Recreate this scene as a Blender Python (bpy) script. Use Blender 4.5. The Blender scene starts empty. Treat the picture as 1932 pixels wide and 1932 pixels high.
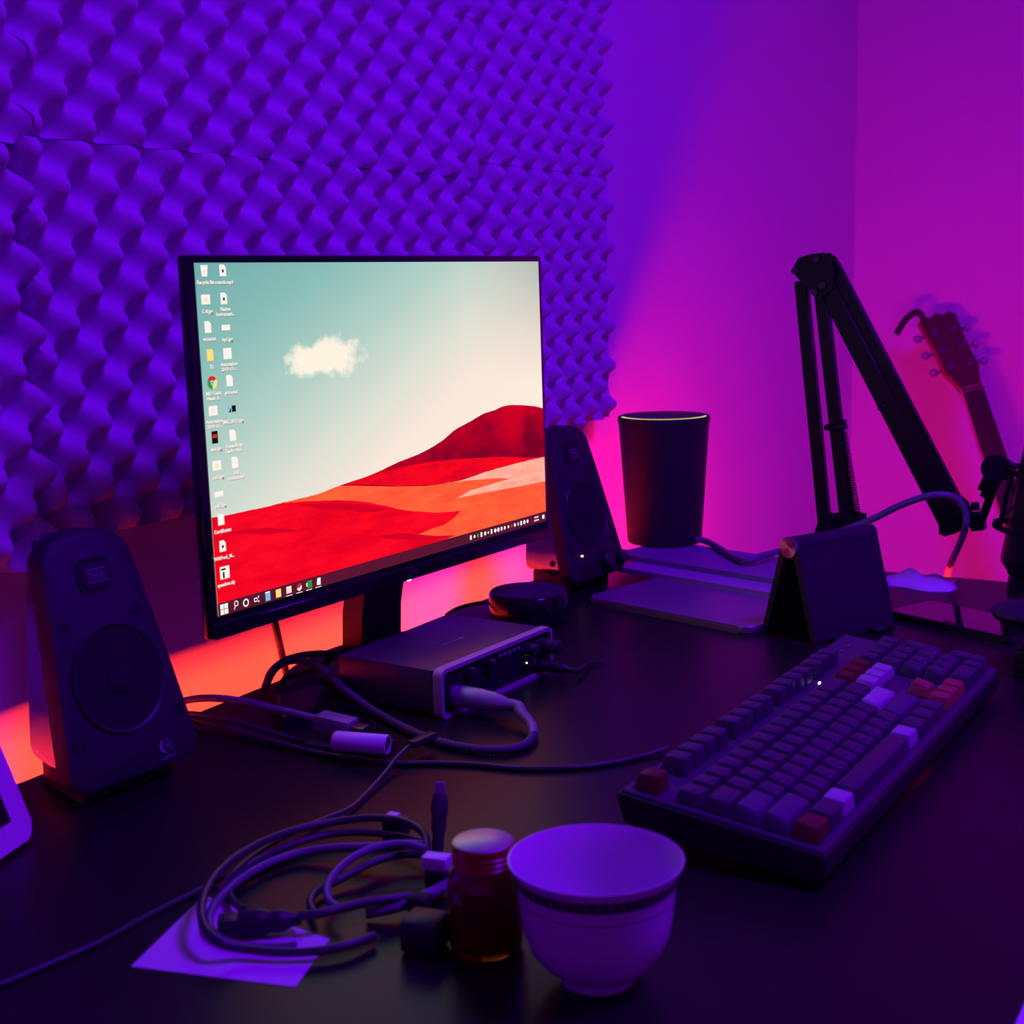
import bpy, bmesh, math, random
from mathutils import Vector, Matrix
random.seed(7)
S = bpy.context.scene
COL = S.collection
PI = math.pi
R = math.radians

# ------------------------------------------------------------------ camera
CAM_Z = 1.11          # metres above the floor
DESK = 0.75           # desk top height
F_PX = 2625.18
YAW, PITCH, ROLL = R(30.690), R(9.4646), R(-1.3496)
_f = Vector((math.cos(PITCH)*math.cos(YAW), math.cos(PITCH)*math.sin(YAW), -math.sin(PITCH)))
_r = Vector((math.sin(YAW), -math.cos(YAW), 0))
_u = _r.cross(_f)
CR = _r*math.cos(ROLL) + _u*math.sin(ROLL)
CU = _u*math.cos(ROLL) - _r*math.sin(ROLL)
CF = _f
CAM = Vector((0, 0, CAM_Z))
cd = bpy.data.cameras.new('camera')
cd.sensor_width = 36; cd.lens = F_PX/1932*36
cd.clip_start = 0.02
cd.dof.use_dof = True; cd.dof.focus_distance = 1.27; cd.dof.aperture_fstop = 11
co = bpy.data.objects.new('camera', cd); COL.objects.link(co)
m = Matrix((CR, CU, -CF)).transposed().to_4x4(); m.translation = CAM
co.matrix_world = m
S.camera = co

def ray(x, y):
    return CR*((x-966)/F_PX) - CU*((y-966)/F_PX) + CF
def gz(x, y, h=0.0):
    "photo pixel -> point at height h above the desk top"
    d = ray(x, y); t = (DESK+h-CAM_Z)/d.z
    return CAM + d*t
def gy(x, y, Y):
    d = ray(x, y); return CAM + d*(Y/d.y)
def gx(x, y, X):
    d = ray(x, y); return CAM + d*(X/d.x)

# ------------------------------------------------------------------ world, lamps, exposure
w = bpy.data.worlds.new('world'); S.world = w; w.use_nodes = True
w.node_tree.nodes['Background'].inputs[0].default_value = (0.02, 0.0, 0.1, 1)
w.node_tree.nodes['Background'].inputs[1].default_value = 0.05
S.view_settings.view_transform = 'Standard'
S.view_settings.look = 'None'
S.view_settings.exposure = 0; S.view_settings.gamma = 1
S.view_settings.use_curve_mapping = False
S.cycles.use_denoising = True
S.cycles.max_bounces = 6
S.cycles.sample_clamp_indirect = 4

CEIL = 2.45
BLUE = (0.15, 0.0, 1.0)
LAMP_POS = (1.08, -0.45, CEIL-0.06); LAMP_W = 43
ld = bpy.data.lights.new('ceiling_lamp_light', 'AREA')
ld.shape = 'DISK'; ld.size = 0.5; ld.energy = LAMP_W; ld.color = BLUE
lo = bpy.data.objects.new('ceiling_lamp_light', ld); COL.objects.link(lo)
lo.location = (LAMP_POS[0], LAMP_POS[1], LAMP_POS[2]-0.012)
LED_RED = (1.0, 0.025, 0.006); LED_STRENGTH = 115; LED_PINK = (1.0, 0.006, 0.02); LED_SIDE = 720

# ------------------------------------------------------------------ materials
def mat(name, col, rough=0.5, metal=0.0, spec=0.5, bump=None, var=None, **kw):
    m = bpy.data.materials.new(name); m.use_nodes = True
    nt = m.node_tree; b = nt.nodes['Principled BSDF']
    b.inputs['Base Color'].default_value = (*col, 1)
    b.inputs['Roughness'].default_value = rough
    b.inputs['Metallic'].default_value = metal
    b.inputs['Specular IOR Level'].default_value = spec
    for k, v in kw.items():
        b.inputs[k.replace('_', ' ')].default_value = v
    if bump or var:
        tc = nt.nodes.new('ShaderNodeTexCoord')
    if bump:                       # (scale, strength, distance)
        n = nt.nodes.new('ShaderNodeTexNoise'); n.inputs['Scale'].default_value = bump[0]; n.inputs['Detail'].default_value = 3
        bp = nt.nodes.new('ShaderNodeBump'); bp.inputs['Strength'].default_value = bump[1]; bp.inputs['Distance'].default_value = bump[2]
        nt.links.new(tc.outputs['Object'], n.inputs['Vector']); nt.links.new(n.outputs['Fac'], bp.inputs['Height']); nt.links.new(bp.outputs['Normal'], b.inputs['Normal'])
    if var:                        # (scale, second colour)
        n = nt.nodes.new('ShaderNodeTexNoise'); n.inputs['Scale'].default_value = var[0]; n.inputs['Detail'].default_value = 5
        mx = nt.nodes.new('ShaderNodeMix'); mx.data_type = 'RGBA'
        mx.inputs[6].default_value = (*col, 1); mx.inputs[7].default_value = (*var[1], 1)
        nt.links.new(tc.outputs['Object'], n.inputs['Vector']); nt.links.new(n.outputs['Fac'], mx.inputs[0]); nt.links.new(mx.outputs[2], b.inputs['Base Color'])
    return m
def srgb(r, g, b):
    f = lambda c: (c/255/12.92 if c/255 <= 0.04045 else ((c/255+0.055)/1.055)**2.4)
    return (f(r), f(g), f(b))
def emis(name, col, s=1.0, var=None):
    m = bpy.data.materials.new(name); m.use_nodes = True
    nt = m.node_tree; nt.nodes.remove(nt.nodes['Principled BSDF'])
    e = nt.nodes.new('ShaderNodeEmission'); e.inputs[0].default_value = (*col, 1); e.inputs[1].default_value = s
    nt.links.new(e.outputs[0], nt.nodes['Material Output'].inputs[0])
    if var:                        # (scale vector, second colour, lo, hi)
        tc = nt.nodes.new('ShaderNodeTexCoord'); mp = nt.nodes.new('ShaderNodeMapping'); mp.inputs['Scale'].default_value = var[0]
        n = nt.nodes.new('ShaderNodeTexNoise'); n.inputs['Scale'].default_value = 1; n.inputs['Detail'].default_value = 6; n.inputs['Roughness'].default_value = 0.65
        cr = nt.nodes.new('ShaderNodeValToRGB'); cr.color_ramp.elements[0].position = var[2]; cr.color_ramp.elements[1].position = var[3]
        cr.color_ramp.elements[0].color = (*col, 1); cr.color_ramp.elements[1].color = (*var[1], 1)
        nt.links.new(tc.outputs['Object'], mp.inputs[0]); nt.links.new(mp.outputs[0], n.inputs['Vector']); nt.links.new(n.outputs['Fac'], cr.inputs[0]); nt.links.new(cr.outputs[0], e.inputs[0])
    return m

M = {}
M['wall'] = mat('wall_paint', (0.85, 0.84, 0.86), 0.85, spec=0.2, bump=(60, 0.08, 0.002))
M['ceiling'] = mat('ceiling_paint', (0.6, 0.6, 0.6), 0.9)
M['floor'] = mat('floor_laminate', (0.08, 0.05, 0.035), 0.45, var=(6, (0.05, 0.03, 0.02)))
M['foam'] = mat('foam', (0.66, 0.66, 0.68), 0.95, spec=0.1, bump=(900, 0.25, 0.0006))
M['desk'] = mat('desk_laminate', (0.019, 0.014, 0.013), 0.34, spec=0.2, var=(9, (0.014, 0.011, 0.010)), bump=(700, 0.06, 0.0004))
M['blk'] = mat('black_plastic', (0.022, 0.022, 0.026), 0.45)
M['blk2'] = mat('matte_black_plastic', (0.020, 0.020, 0.024), 0.6, bump=(2500, 0.08, 0.0002))
M['gloss'] = mat('gloss_black', (0.01, 0.01, 0.012), 0.12)
M['gloss2'] = mat('polished_black_plastic', (0.02, 0.02, 0.022), 0.16, spec=0.9)
M['deep'] = mat('deep_black', (0.006, 0.006, 0.007), 0.7)
M['grille'] = mat('speaker_cloth', (0.012, 0.012, 0.013), 0.9, bump=(3000, 0.4, 0.0004))
M['rubber'] = mat('black_rubber', (0.02, 0.02, 0.022), 0.55)
M['cable'] = mat('cable_jacket', (0.045, 0.045, 0.05), 0.4)
M['cable2'] = mat('grey_cable_jacket', (0.16, 0.16, 0.2), 0.45)
M['braid'] = mat('braided_cable', (0.08, 0.08, 0.09), 0.6)
M['greyp'] = mat('grey_plastic', (0.22, 0.22, 0.26), 0.45)
M['white'] = mat('white_plastic', (0.75, 0.75, 0.75), 0.35)
M['paper'] = mat('paper', (0.72, 0.72, 0.73), 0.8, spec=0.2)
M['silver'] = mat('satin_aluminium', (0.42, 0.42, 0.45), 0.45, 0.15)
M['steel'] = mat('steel', (0.5, 0.5, 0.52), 0.3, 1.0)
M['dmetal'] = mat('dark_painted_metal', (0.006, 0.006, 0.008), 0.45, 0.0, 0.25)
M['ifmetal'] = mat('dark_grey_anodised_metal', (0.075, 0.07, 0.08), 0.36, 0.0, 0.3)
M['logo'] = mat('grey_print', (0.28, 0.28, 0.32), 0.5)
M['logo2'] = mat('dim_grey_print', (0.10, 0.10, 0.12), 0.5)
M['porc'] = mat('porcelain', (0.72, 0.70, 0.72), 0.18)
M['wood'] = mat('neck_wood', (0.42, 0.2, 0.08), 0.4, var=(20, (0.3, 0.13, 0.05)))
M['spruce'] = mat('guitar_top_wood', (0.5, 0.28, 0.1), 0.3, var=(14, (0.42, 0.22, 0.08)))
M['rose'] = mat('rosewood', (0.05, 0.025, 0.018), 0.5)
M['nickel'] = mat('dark_nickel', (0.10, 0.09, 0.09), 0.5, 0.3)
M['led_white'] = emis('indicator_light', (1.0, 0.8, 0.65), 3)
M['led_warm'] = emis('warm_indicator_light', (1.0, 0.45, 0.2), 6)
M['led_green'] = emis('green_indicator_light', (0.3, 0.8, 0.02), 1.2)

# ------------------------------------------------------------------ mesh helpers
def link(name, me, parent=None, loc=None):
    o = bpy.data.objects.new(name, me); COL.objects.link(o)
    if parent: o.parent = parent
    if loc is not None: o.location = loc
    return o
def finish(name, bm, material, parent=None, smooth=40, loc=None):
    bmesh.ops.recalc_face_normals(bm, faces=bm.faces[:])
    me = bpy.data.meshes.new(name); bm.to_mesh(me); bm.free()
    if material: me.materials.append(M[material] if isinstance(material, str) else material)
    if smooth:
        me.polygons.foreach_set('use_smooth', [True]*len(me.polygons))
        me.set_sharp_from_angle(angle=R(smooth))
    return link(name, me, parent, loc)
def world_obj(name, bm, material, smooth=40):
    "a one-mesh thing given in world coordinates: origin to the bottom centre of its bounds"
    xs = [v.co for v in bm.verts]
    c = Vector(((min(v.x for v in xs)+max(v.x for v in xs))/2, (min(v.y for v in xs)+max(v.y for v in xs))/2, min(v.z for v in xs)))
    bmesh.ops.translate(bm, verts=bm.verts[:], vec=-c)
    return finish(name, bm, material, None, smooth, c)
def B(): return bmesh.new()
def box(bm, c, s, r=0, seg=2, mtx=None):
    res = bmesh.ops.create_cube(bm, size=1)
    vs = res['verts']
    for v in vs: v.co = Vector((v.co.x*s[0]+c[0], v.co.y*s[1]+c[1], v.co.z*s[2]+c[2]))
    if r:
        es = list({e for v in vs for e in v.link_edges})
        rr = bmesh.ops.bevel(bm, geom=es, offset=r, segments=seg, affect='EDGES', profile=0.5)
        vs = list({v for f in rr['faces'] for v in f.verts} | {v for v in vs if v.is_valid})
    if mtx is not None: bmesh.ops.transform(bm, matrix=mtx, verts=vs)
    return vs
def lathe(bm, prof, seg=40, c=(0, 0, 0), axis=None, cap=True):
    "prof: list of (radius, z); axis: optional Matrix applied afterwards"
    rings = []; new = []
    for r_, z in prof:
        if r_ < 1e-6:
            v = bm.verts.new((0, 0, z)); rings.append([v]); new.append(v)
        else:
            ring = [bm.verts.new((r_*math.cos(2*PI*i/seg), r_*math.sin(2*PI*i/seg), z)) for i in range(seg)]
            rings.append(ring); new += ring
    for a, b in zip(rings, rings[1:]):
        if len(a) == 1 and len(b) == 1: continue
        for i in range(seg):
            j = (i+1) % seg
            if len(a) == 1: bm.faces.new((a[0], b[i], b[j]))
            elif len(b) == 1: bm.faces.new((a[i], a[j], b[0]))
            else: bm.faces.new((a[i], a[j], b[j], b[i]))
    if cap:
        if len(rings[0]) > 1: bm.faces.new(rings[0])
        if len(rings[-1]) > 1: bm.faces.new(rings[-1])
    if axis is not None: bmesh.ops.transform(bm, matrix=axis, verts=new)
    bmesh.ops.translate(bm, verts=new, vec=c)
    return new
def align(p, d):
    "matrix taking +Z to direction d, at p"
    q = Vector(d).normalized().to_track_quat('Z', 'Y').to_matrix().to_4x4()
    q.translation = Vector(p); return q
def cyl(bm, a, b, r, r2=None, seg=16):
    a = Vector(a); b = Vector(b); L = (b-a).length
    return lathe(bm, [(r, 0), (r if r2 is None else r2, L)], seg, axis=align(a, b-a))
def prism(bm, pts, d, mtx=None):
    "pts: list of Vectors (planar loop), extruded by vector d"
    a = [bm.verts.new(p) for p in pts]; b = [bm.verts.new(Vector(p)+Vector(d)) for p in pts]
    bm.faces.new(a); bm.faces.new(b[::-1])
    n = len(a)
    for i in range(n): bm.faces.new((a[i], a[(i+1) % n], b[(i+1) % n], b[i]))
    if mtx is not None: bmesh.ops.transform(bm, matrix=mtx, verts=a+b)
    return a+b
def spline(pts, n=8, closed=False):
    out = []; P = [Vector(p) for p in pts]; L = len(P)
    rng = range(L if closed else L-1)
    for i in rng:
        if closed: p0, p1, p2, p3 = P[i-1], P[i], P[(i+1) % L], P[(i+2) % L]
        else: p0, p1, p2, p3 = P[max(i-1, 0)], P[i], P[i+1], P[min(i+2, L-1)]
        for k in range(n):
            t = k/n
            out.append(0.5*((2*p1)+(p2-p0)*t+(2*p0-5*p1+4*p2-p3)*t*t+(3*p1-p0-3*p2+p3)*t**3))
    if not closed: out.append(P[-1])
    return out
def tube(bm, pts, r, seg=8, n=8, rad=None):
    path = spline(pts, n) if n else [Vector(p) for p in pts]
    rings = []; up = Vector((0.13, 0.2, 1)).normalized()
    for i, p in enumerate(path):
        t = (path[min(i+1, len(path)-1)]-path[max(i-1, 0)]).normalized()
        s = t.cross(up)
        if s.length < 1e-4: s = t.cross(Vector((1, 0, 0)))
        s.normalize(); u = s.cross(t).normalized(); up = u
        rr = r if rad is None else rad(i, len(path))
        rings.append([bm.verts.new(p+s*rr*math.cos(2*PI*k/seg)+u*rr*math.sin(2*PI*k/seg)) for k in range(seg)])
    for a, b in zip(rings, rings[1:]):
        for k in range(seg): bm.faces.new((a[k], a[(k+1) % seg], b[(k+1) % seg], b[k]))
    bm.faces.new(rings[0][::-1]); bm.faces.new(rings[-1])
    return path
def rrect(w, h, r, seg=5, cx=0, cy=0):
    pts = []
    for sx, sy, a0 in ((1, 1, 0), (-1, 1, 90), (-1, -1, 180), (1, -1, 270)):
        for k in range(seg+1):
            a = R(a0+90*k/seg)
            pts.append((cx+sx*(w/2-r)+r*math.cos(a), cy+sy*(h/2-r)+r*math.sin(a)))
    return pts
def text_bm(bm, s, size, mtx, align_x='CENTER', extrude=0.0, bold=0.0):
    cu = bpy.data.curves.new('tmp_text', 'FONT'); cu.body = s; cu.size = size; cu.align_x = align_x
    cu.extrude = extrude; cu.resolution_u = 2; cu.offset = bold
    o = bpy.data.objects.new('tmp_text', cu); COL.objects.link(o)
    me = bpy.data.meshes.new_from_object(o.evaluated_get(bpy.context.evaluated_depsgraph_get()))
    n0 = len(bm.verts)
    bm.from_mesh(me); bm.verts.ensure_lookup_table()
    bmesh.ops.transform(bm, matrix=mtx, verts=bm.verts[n0:])
    bpy.data.objects.remove(o); bpy.data.curves.remove(cu); bpy.data.meshes.remove(me)
def tag(o, label=None, cat=None, group=None, kind=None):
    if label: o['label'] = label
    if cat: o['category'] = cat
    if group: o['group'] = group
    if kind: o['kind'] = kind
    return o
def thing(name, label, cat, loc=(0, 0, 0), rz=0, group=None):
    o = bpy.data.objects.new(name, None); COL.objects.link(o); o.empty_display_size = 0.02
    o.location = loc; o.rotation_euler = (0, 0, rz)
    return tag(o, label, cat, group)

# ------------------------------------------------------------------ the room
WY, WX = 0.93, 3.07             # back wall, right wall
X0, Y0 = -1.2, -2.4
def slab(name, c, s, material):
    bm = B(); box(bm, (0, 0, 0), s)
    o = finish(name, bm, material, None, 0, c); tag(o, kind='structure'); return o
T = 0.1
slab('floor', ((X0+WX)/2, (Y0+WY)/2, -T/2), (WX-X0+2*T, WY-Y0+2*T, T), 'floor')
slab('ceiling', ((X0+WX)/2, (Y0+WY)/2, CEIL+T/2), (WX-X0+2*T, WY-Y0+2*T, T), 'ceiling')
slab('wall_back', ((X0+WX)/2, WY+T/2, CEIL/2), (WX-X0+2*T, T, CEIL), 'wall')
slab('wall_right', (WX+T/2, (Y0+WY)/2, CEIL/2), (T, WY-Y0, CEIL), 'wall')
slab('wall_left', (X0-T/2, (Y0+WY)/2, CEIL/2), (T, WY-Y0, CEIL), 'wall')
slab('wall_front', ((X0+WX)/2, Y0-T/2, CEIL/2), (WX-X0+2*T, T, CEIL), 'wall')

# ceiling lamp fixture round the lamp
t = thing('ceiling_lamp', 'round flat ceiling lamp glowing violet above the desk', 'lamp', (LAMP_POS[0], LAMP_POS[1], CEIL))
bm = B(); lathe(bm, [(0.29, 0), (0.29, -0.055), (0.275, -0.06), (0.265, -0.055), (0.265, -0.03)], 40); finish('lamp_body', bm, 'white', t)

# ------------------------------------------------------------------ acoustic foam panels
def foam(name, x0, x1, z0, z1, xp, zp, P, Q, label, amp=0.038, tip=0.878, step=0.0035):
    "bumps with period P (x) and Q (z) through (xp, zp); camera-height z given relative to the camera"
    back = WY-0.001
    nx = int((x1-x0)/step); nz = int((z1-z0)/step)
    bm = B(); g = []
    for j in range(nz+1):
        z = z0+(z1-z0)*j/nz; row = []
        for i in range(nx+1):
            x = x0+(x1-x0)*i/nx
            f = 0.5+0.5*math.cos(2*PI*(x-xp)/P)*math.cos(2*PI*(z-zp)/Q)
            f = f**0.85
            row.append(bm.verts.new((x, tip+amp*(1-f), z)))
        g.append(row)
    for j in range(nz):
        for i in range(nx): bm.faces.new((g[j][i], g[j][i+1], g[j+1][i+1], g[j+1][i]))
    loop = g[0]+[r[-1] for r in g[1:]]+g[-1][-2::-1]+[r[0] for r in g[-2:0:-1]]
    bk = [bm.verts.new((v.co.x, back, v.co.z)) for v in loop]; n = len(loop)
    for i in range(n): bm.faces.new((loop[i], bk[i], bk[(i+1) % n], loop[(i+1) % n]))
    c = Vector(((x0+x1)/2, back, z0))
    bmesh.ops.translate(bm, verts=bm.verts[:], vec=-c)
    o = finish(name, bm, 'foam', None, 60, c+Vector((0, 0, CAM_Z)))
    return tag(o, label, 'acoustic foam', 'egg-crate foam panels on the wall')
foam('acoustic_foam_panel', 0.768, 1.433, -0.205, 0.1195, 0.8005, 0.082, 0.0524, 0.0547, 'white egg-crate foam panel directly behind the lit monitor, under a seam')
foam('acoustic_foam_panel', 0.773, 1.436, 0.1205, 0.62, 0.804, 0.2085, 0.0556, 0.0525, 'white egg-crate foam panel above the monitor, over the horizontal seam')
foam('acoustic_foam_panel', 1.4345, 1.79, -0.197, 0.1385, 1.458, 0.0985, 0.0533, 0.0552, 'white egg-crate foam panel with a free edge, directly above the speaker with knobs')
foam('acoustic_foam_panel', 1.4375, 1.785, 0.1395, 0.62, 1.458, 0.1535, 0.0533, 0.0545, 'white egg-crate foam panel with a free edge, the higher of the two beside bare wall')
foam('acoustic_foam_panel', 0.12, 0.767, -0.22, 0.112, 0.742, 0.048, 0.053, 0.0547, 'white egg-crate foam panel just above the speaker with the crescent mark')
foam('acoustic_foam_panel', 0.12, 0.772, 0.113, 0.62, 0.750, 0.155, 0.0553, 0.0525, 'white egg-crate foam panel high over the speaker with the crescent mark, above the seam')

# ------------------------------------------------------------------ desk and the LED strip under it
DX0, DX1, DY0, DY1, DT = -0.25, 1.655, -0.02, 0.824, 0.020
t = thing('desk', 'wide dark brown desk carrying the monitor, keyboard and cables', 'desk', ((DX0+DX1)/2, (DY0+DY1)/2, 0))
bm = B(); box(bm, (0, 0, DESK-DT/2), (DX1-DX0, DY1-DY0, DT), 0.0015, 1); finish('desk_top', bm, 'desk', t, 30)
for sx in (-1, 1):
    for sy in (-1, 1):
        bm = B(); box(bm, (sx*((DX1-DX0)/2-0.09), sy*((DY1-DY0)/2-0.12), (DESK-DT)/2), (0.05, 0.05, DESK-DT), 0.004, 1); finish('leg', bm, 'dmetal', t)
bm = B(); box(bm, (0, 0.18, DESK-DT-0.06), (DX1-DX0-0.24, 0.02, 0.10), 0.002, 1); finish('apron', bm, 'desk', t)

M['led_red'] = emis('red_led_glow', LED_RED, LED_STRENGTH); M['led_side'] = emis('bright_red_led_glow', LED_PINK, LED_SIDE)
def led_strip(path, label, glow='led_red', rad=0.008):
    t = thing('led_strip', label, 'led strip', path[0], 0, 'light strips under the desk edge')
    p = [Vector(q)-Vector(path[0]) for q in path]
    bm = B(); tube(bm, p, rad, 12, 0); finish('diffuser', bm, glow, t)
    d = (p[-1]-p[0]); L = d.length; c = (p[0]+p[-1])/2
    bm = B(); box(bm, (0, 0, rad+0.0008), (L, 0.010, 0.0014), 0, 1, Matrix.Translation(c) @ Matrix.Rotation(math.atan2(d.y, d.x), 4, 'Z')); finish('tape', bm, 'white', t)
zs = DESK-DT-0.0018
led_strip([(-0.2, DY1-0.050, zs-0.008), (1.62, DY1-0.050, zs-0.008)], 'glowing red light strip along the underside of the desk back')
led_strip([(DX1-0.015, 0.79, zs-0.0105), (DX1-0.015, 0.56, zs-0.0105)], 'glowing red light strip under the desk side, between the boom clamp and the wall', 'led_side', 0.0042)
led_strip([(DX1-0.015, 0.445, zs-0.0105), (DX1-0.015, 0.33, zs-0.0105)], 'short glowing red light strip under the desk side, near the microphone', 'led_side', 0.0042)

# ------------------------------------------------------------------ monitor
MK = 0.903     # a 21.5 inch panel
MC = Vector((1.1262*MK, 0.7935*MK, CAM_Z-0.1283*MK)); MYAW = R(-2.8455); MTILT = R(0.7267)
SW, SH = 0.527, 0.2964
t = mon = thing('monitor', 'wide black computer monitor showing a desktop with red dunes', 'monitor', (MC.x, MC.y, DESK), MYAW)
zc = MC.z-DESK
# panel matrix: local x right, y back, z up, origin at the screen centre
PM = Matrix.Translation((0, 0, zc)) @ Matrix.Rotation(-MTILT, 4, 'X') @ Matrix.Scale(MK, 4)
MW = Matrix.Translation((MC.x, MC.y, DESK)) @ Matrix.Rotation(MYAW, 4, 'Z') @ PM
MI = MW.inverted()
def sp(px, py):
    "photo pixel -> (u, w) on the screen plane, metres from the screen centre"
    a = MI @ CAM; d = MI.to_3x3() @ ray(px, py)
    p = a+d*(-a.y/d.y); return p.x, p.z
BL, BT, BBt = 0.0085, 0.0065, 0.0195       # border left/right, top, bottom
OW = SW+2*BL; OH = SH+BT+BBt; OZ = (BT-BBt)/2
bm = B(); box(bm, (0, 0.0065, OZ), (OW, 0.011, OH), 0.003, 2, PM); finish('bezel', bm, 'gloss', t)
bm = B()   # rear shell: bulge
vs = []
for (sx, z0_, z1_, y) in ((0.96, -0.97, 0.97, 0.0115), (0.90, -0.92, 0.90, 0.024), (0.70, -0.80, 0.55, 0.037), (0.66, -0.76, 0.50, 0.039)):
    vs.append([bm.verts.new(PM @ Vector((OW/2*sx*a, y, OZ+OH/2*b))) for a, b in ((-1, z0_), (1, z0_), (1, z1_), (-1, z1_))])
bm.faces.new(vs[0]); bm.faces.new(vs[-1])
for a, b in zip(vs, vs[1:]):
    for i in range(4): bm.faces.new((a[i], a[(i+1) % 4], b[(i+1) % 4], b[i]))
finish('rear_shell', bm, 'blk', t, 25)
bm = B(); box(bm, (0, 0.0002, -SH/2-0.0065), (OW-0.004, 0.002, 0.0012), 0, 1, PM); finish('chin_ridge', bm, 'blk2', t, 0)
bm = B(); box(bm, (0, 0.0000, -SH/2-0.0135), (OW-0.006, 0.0022, 0.0115), 0.0006, 1, PM); chin = finish('chin', bm, 'gloss', t)
bm = B()
for x, z in [sp(771, 1096.5)]: box(bm, (x, -0.0006, z+0.001), (0.006, 0.002, 0.0012), 0.0004, 1, PM)
finish('power_light', bm, emis('power_light', (0.8, 0.85, 1.0), 2.5), t, 0)
bm = B()   # maker's mark on the chin: ring with a stroke and two letters
x, z = sp(773, 1079)
def ring(bm, cx, cz, r0, r1, y, mtx, a0=0, a1=360, n=24):
    pr = None
    for i in range(n+1):
        a = R(a0+(a1-a0)*i/n)
        q = [bm.verts.new(mtx @ Vector((cx+rr*math.cos(a), y, cz+rr*math.sin(a)))) for rr in (r0, r1)]
        if pr: bm.faces.new((pr[0], pr[1], q[1], q[0]))
        pr = q
ring(bm, x-0.002, z, 0.0028, 0.0034, -0.0016, PM, 20, 340)
box(bm, (x-0.002, -0.0015, z), (0.0007, 0.0004, 0.003), 0, 1, PM); box(bm, (x-0.0005, -0.0015, z), (0.003, 0.0004, 0.0007), 0, 1, PM)
TX = lambda u, y, w: PM @ Matrix.Translation((u, y, w)) @ Matrix.Rotation(PI/2, 4, 'X')
text_bm(bm, 'LG', 0.0075, TX(x+0.008, -0.0016, z-0.0025))
finish('maker_mark', bm, 'logo2', t, 0)['kind'] = 'stuff'

# the lit screen: sky gradient with a cloud, dunes and desktop icons in thin layers
sm = bpy.data.materials.new('screen_sky'); sm.use_nodes = True
nt = sm.node_tree; N = nt.nodes; LK = nt.links; N.remove(N['Principled BSDF'])
def nd(k, **kw):
    n = N.new(k)
    for a, b in kw.items(): setattr(n, a, b)
    return n
def mth(op, a, b=None, c=None, clamp=False):
    n = nd('ShaderNodeMath', operation=op, use_clamp=clamp)
    for i, q in enumerate((a, b, c)):
        if q is None: continue
        if isinstance(q, (int, float)): n.inputs[i].default_value = q
        else: LK.new(q, n.inputs[i])
    return n.outputs[0]
def mixc(f, a, b):
    n = nd('ShaderNodeMix', data_type='RGBA')
    for i, q in ((0, f), (6, a), (7, b)):
        if isinstance(q, tuple): n.inputs[i].default_value = (*q, 1)
        elif isinstance(q, (int, float)): n.inputs[i].default_value = q
        else: LK.new(q, n.inputs[i])
    return n.outputs[2]
uv = nd('ShaderNodeUVMap'); sx = nd('ShaderNodeSeparateXYZ'); LK.new(uv.outputs[0], sx.inputs[0])
U, V = sx.outputs[0], sx.outputs[1]        # u left-right 0..1, v bottom-top 0..1
ramp = nd('ShaderNodeValToRGB'); cr = ramp.color_ramp
tt = mth('ADD', mth('MULTIPLY', U, 0.52), mth('MULTIPLY', mth('SUBTRACT', 1.0, V), 0.62))
LK.new(tt, ramp.inputs[0])
cols = [(0.0, srgb(112, 172, 172)), (0.18, srgb(140, 190, 184)), (0.34, srgb(178, 208, 199)), (0.5, srgb(222, 224, 213)), (0.64, srgb(250, 232, 219)), (1.0, srgb(255, 240, 226))]
cr.elements[0].position = 0; cr.elements[0].color = (*cols[0][1], 1); cr.elements[1].position = 1; cr.elements[1].color = (*cols[-1][1], 1)
for p_, c_ in cols[1:-1]:
    e = cr.elements.new(p_); e.color = (*c_, 1)
# darker upper right corner
cn = mth('MULTIPLY', mth('SUBTRACT', U, 0.72, clamp=True), mth('SUBTRACT', V, 0.55, clamp=True))
sky = mixc(mth('MULTIPLY', cn, 5.2, clamp=True), ramp.outputs[0], srgb(150, 165, 162))
cu_, cw_ = sp(615, 673); cu_ = cu_/SW+0.5; cw_ = cw_/SH+0.5
dx = mth('DIVIDE', mth('SUBTRACT', U, cu_), 0.135); dy = mth('DIVIDE', mth('SUBTRACT', V, cw_), 0.088)
dd = mth('SQRT', mth('ADD', mth('MULTIPLY', dx, dx), mth('MULTIPLY', dy, dy)))
mp = nd('ShaderNodeMapping'); mp.inputs['Scale'].default_value = (16, 11, 1); LK.new(uv.outputs[0], mp.inputs[0])
nz = nd('ShaderNodeTexNoise'); nz.inputs['Detail'].default_value = 6; nz.inputs['Roughness'].default_value = 0.6; nz.inputs['Scale'].default_value = 1.0; LK.new(mp.outputs[0], nz.inputs[0])
cm = mth('MULTIPLY', mth('SUBTRACT', mth('ADD', mth('SUBTRACT', 1.0, dd), mth('MULTIPLY', mth('SUBTRACT', nz.outputs[0], 0.5), 1.5)), 0.22), 3.2, clamp=True)
sky = mixc(cm, sky, srgb(255, 244, 226))
em = nd('ShaderNodeEmission'); LK.new(sky, em.inputs[0]); em.inputs[1].default_value = 1.0
LK.new(em.outputs[0], N['Material Output'].inputs[0])
bm = B()
q = [bm.verts.new(PM @ Vector((a*SW/2, 0.0008, b*SH/2))) for a, b in ((-1, -1), (1, -1), (1, 1), (-1, 1))]
f = bm.faces.new(q); ul = bm.loops.layers.uv.new('UVMap')
for l, (a, b) in zip(f.loops, ((0, 0), (1, 0), (1, 1), (0, 1))): l[ul].uv = (a, b)
me = bpy.data.meshes.new('screen'); bm.to_mesh(me); bm.free(); me.materials.append(sm)
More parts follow.
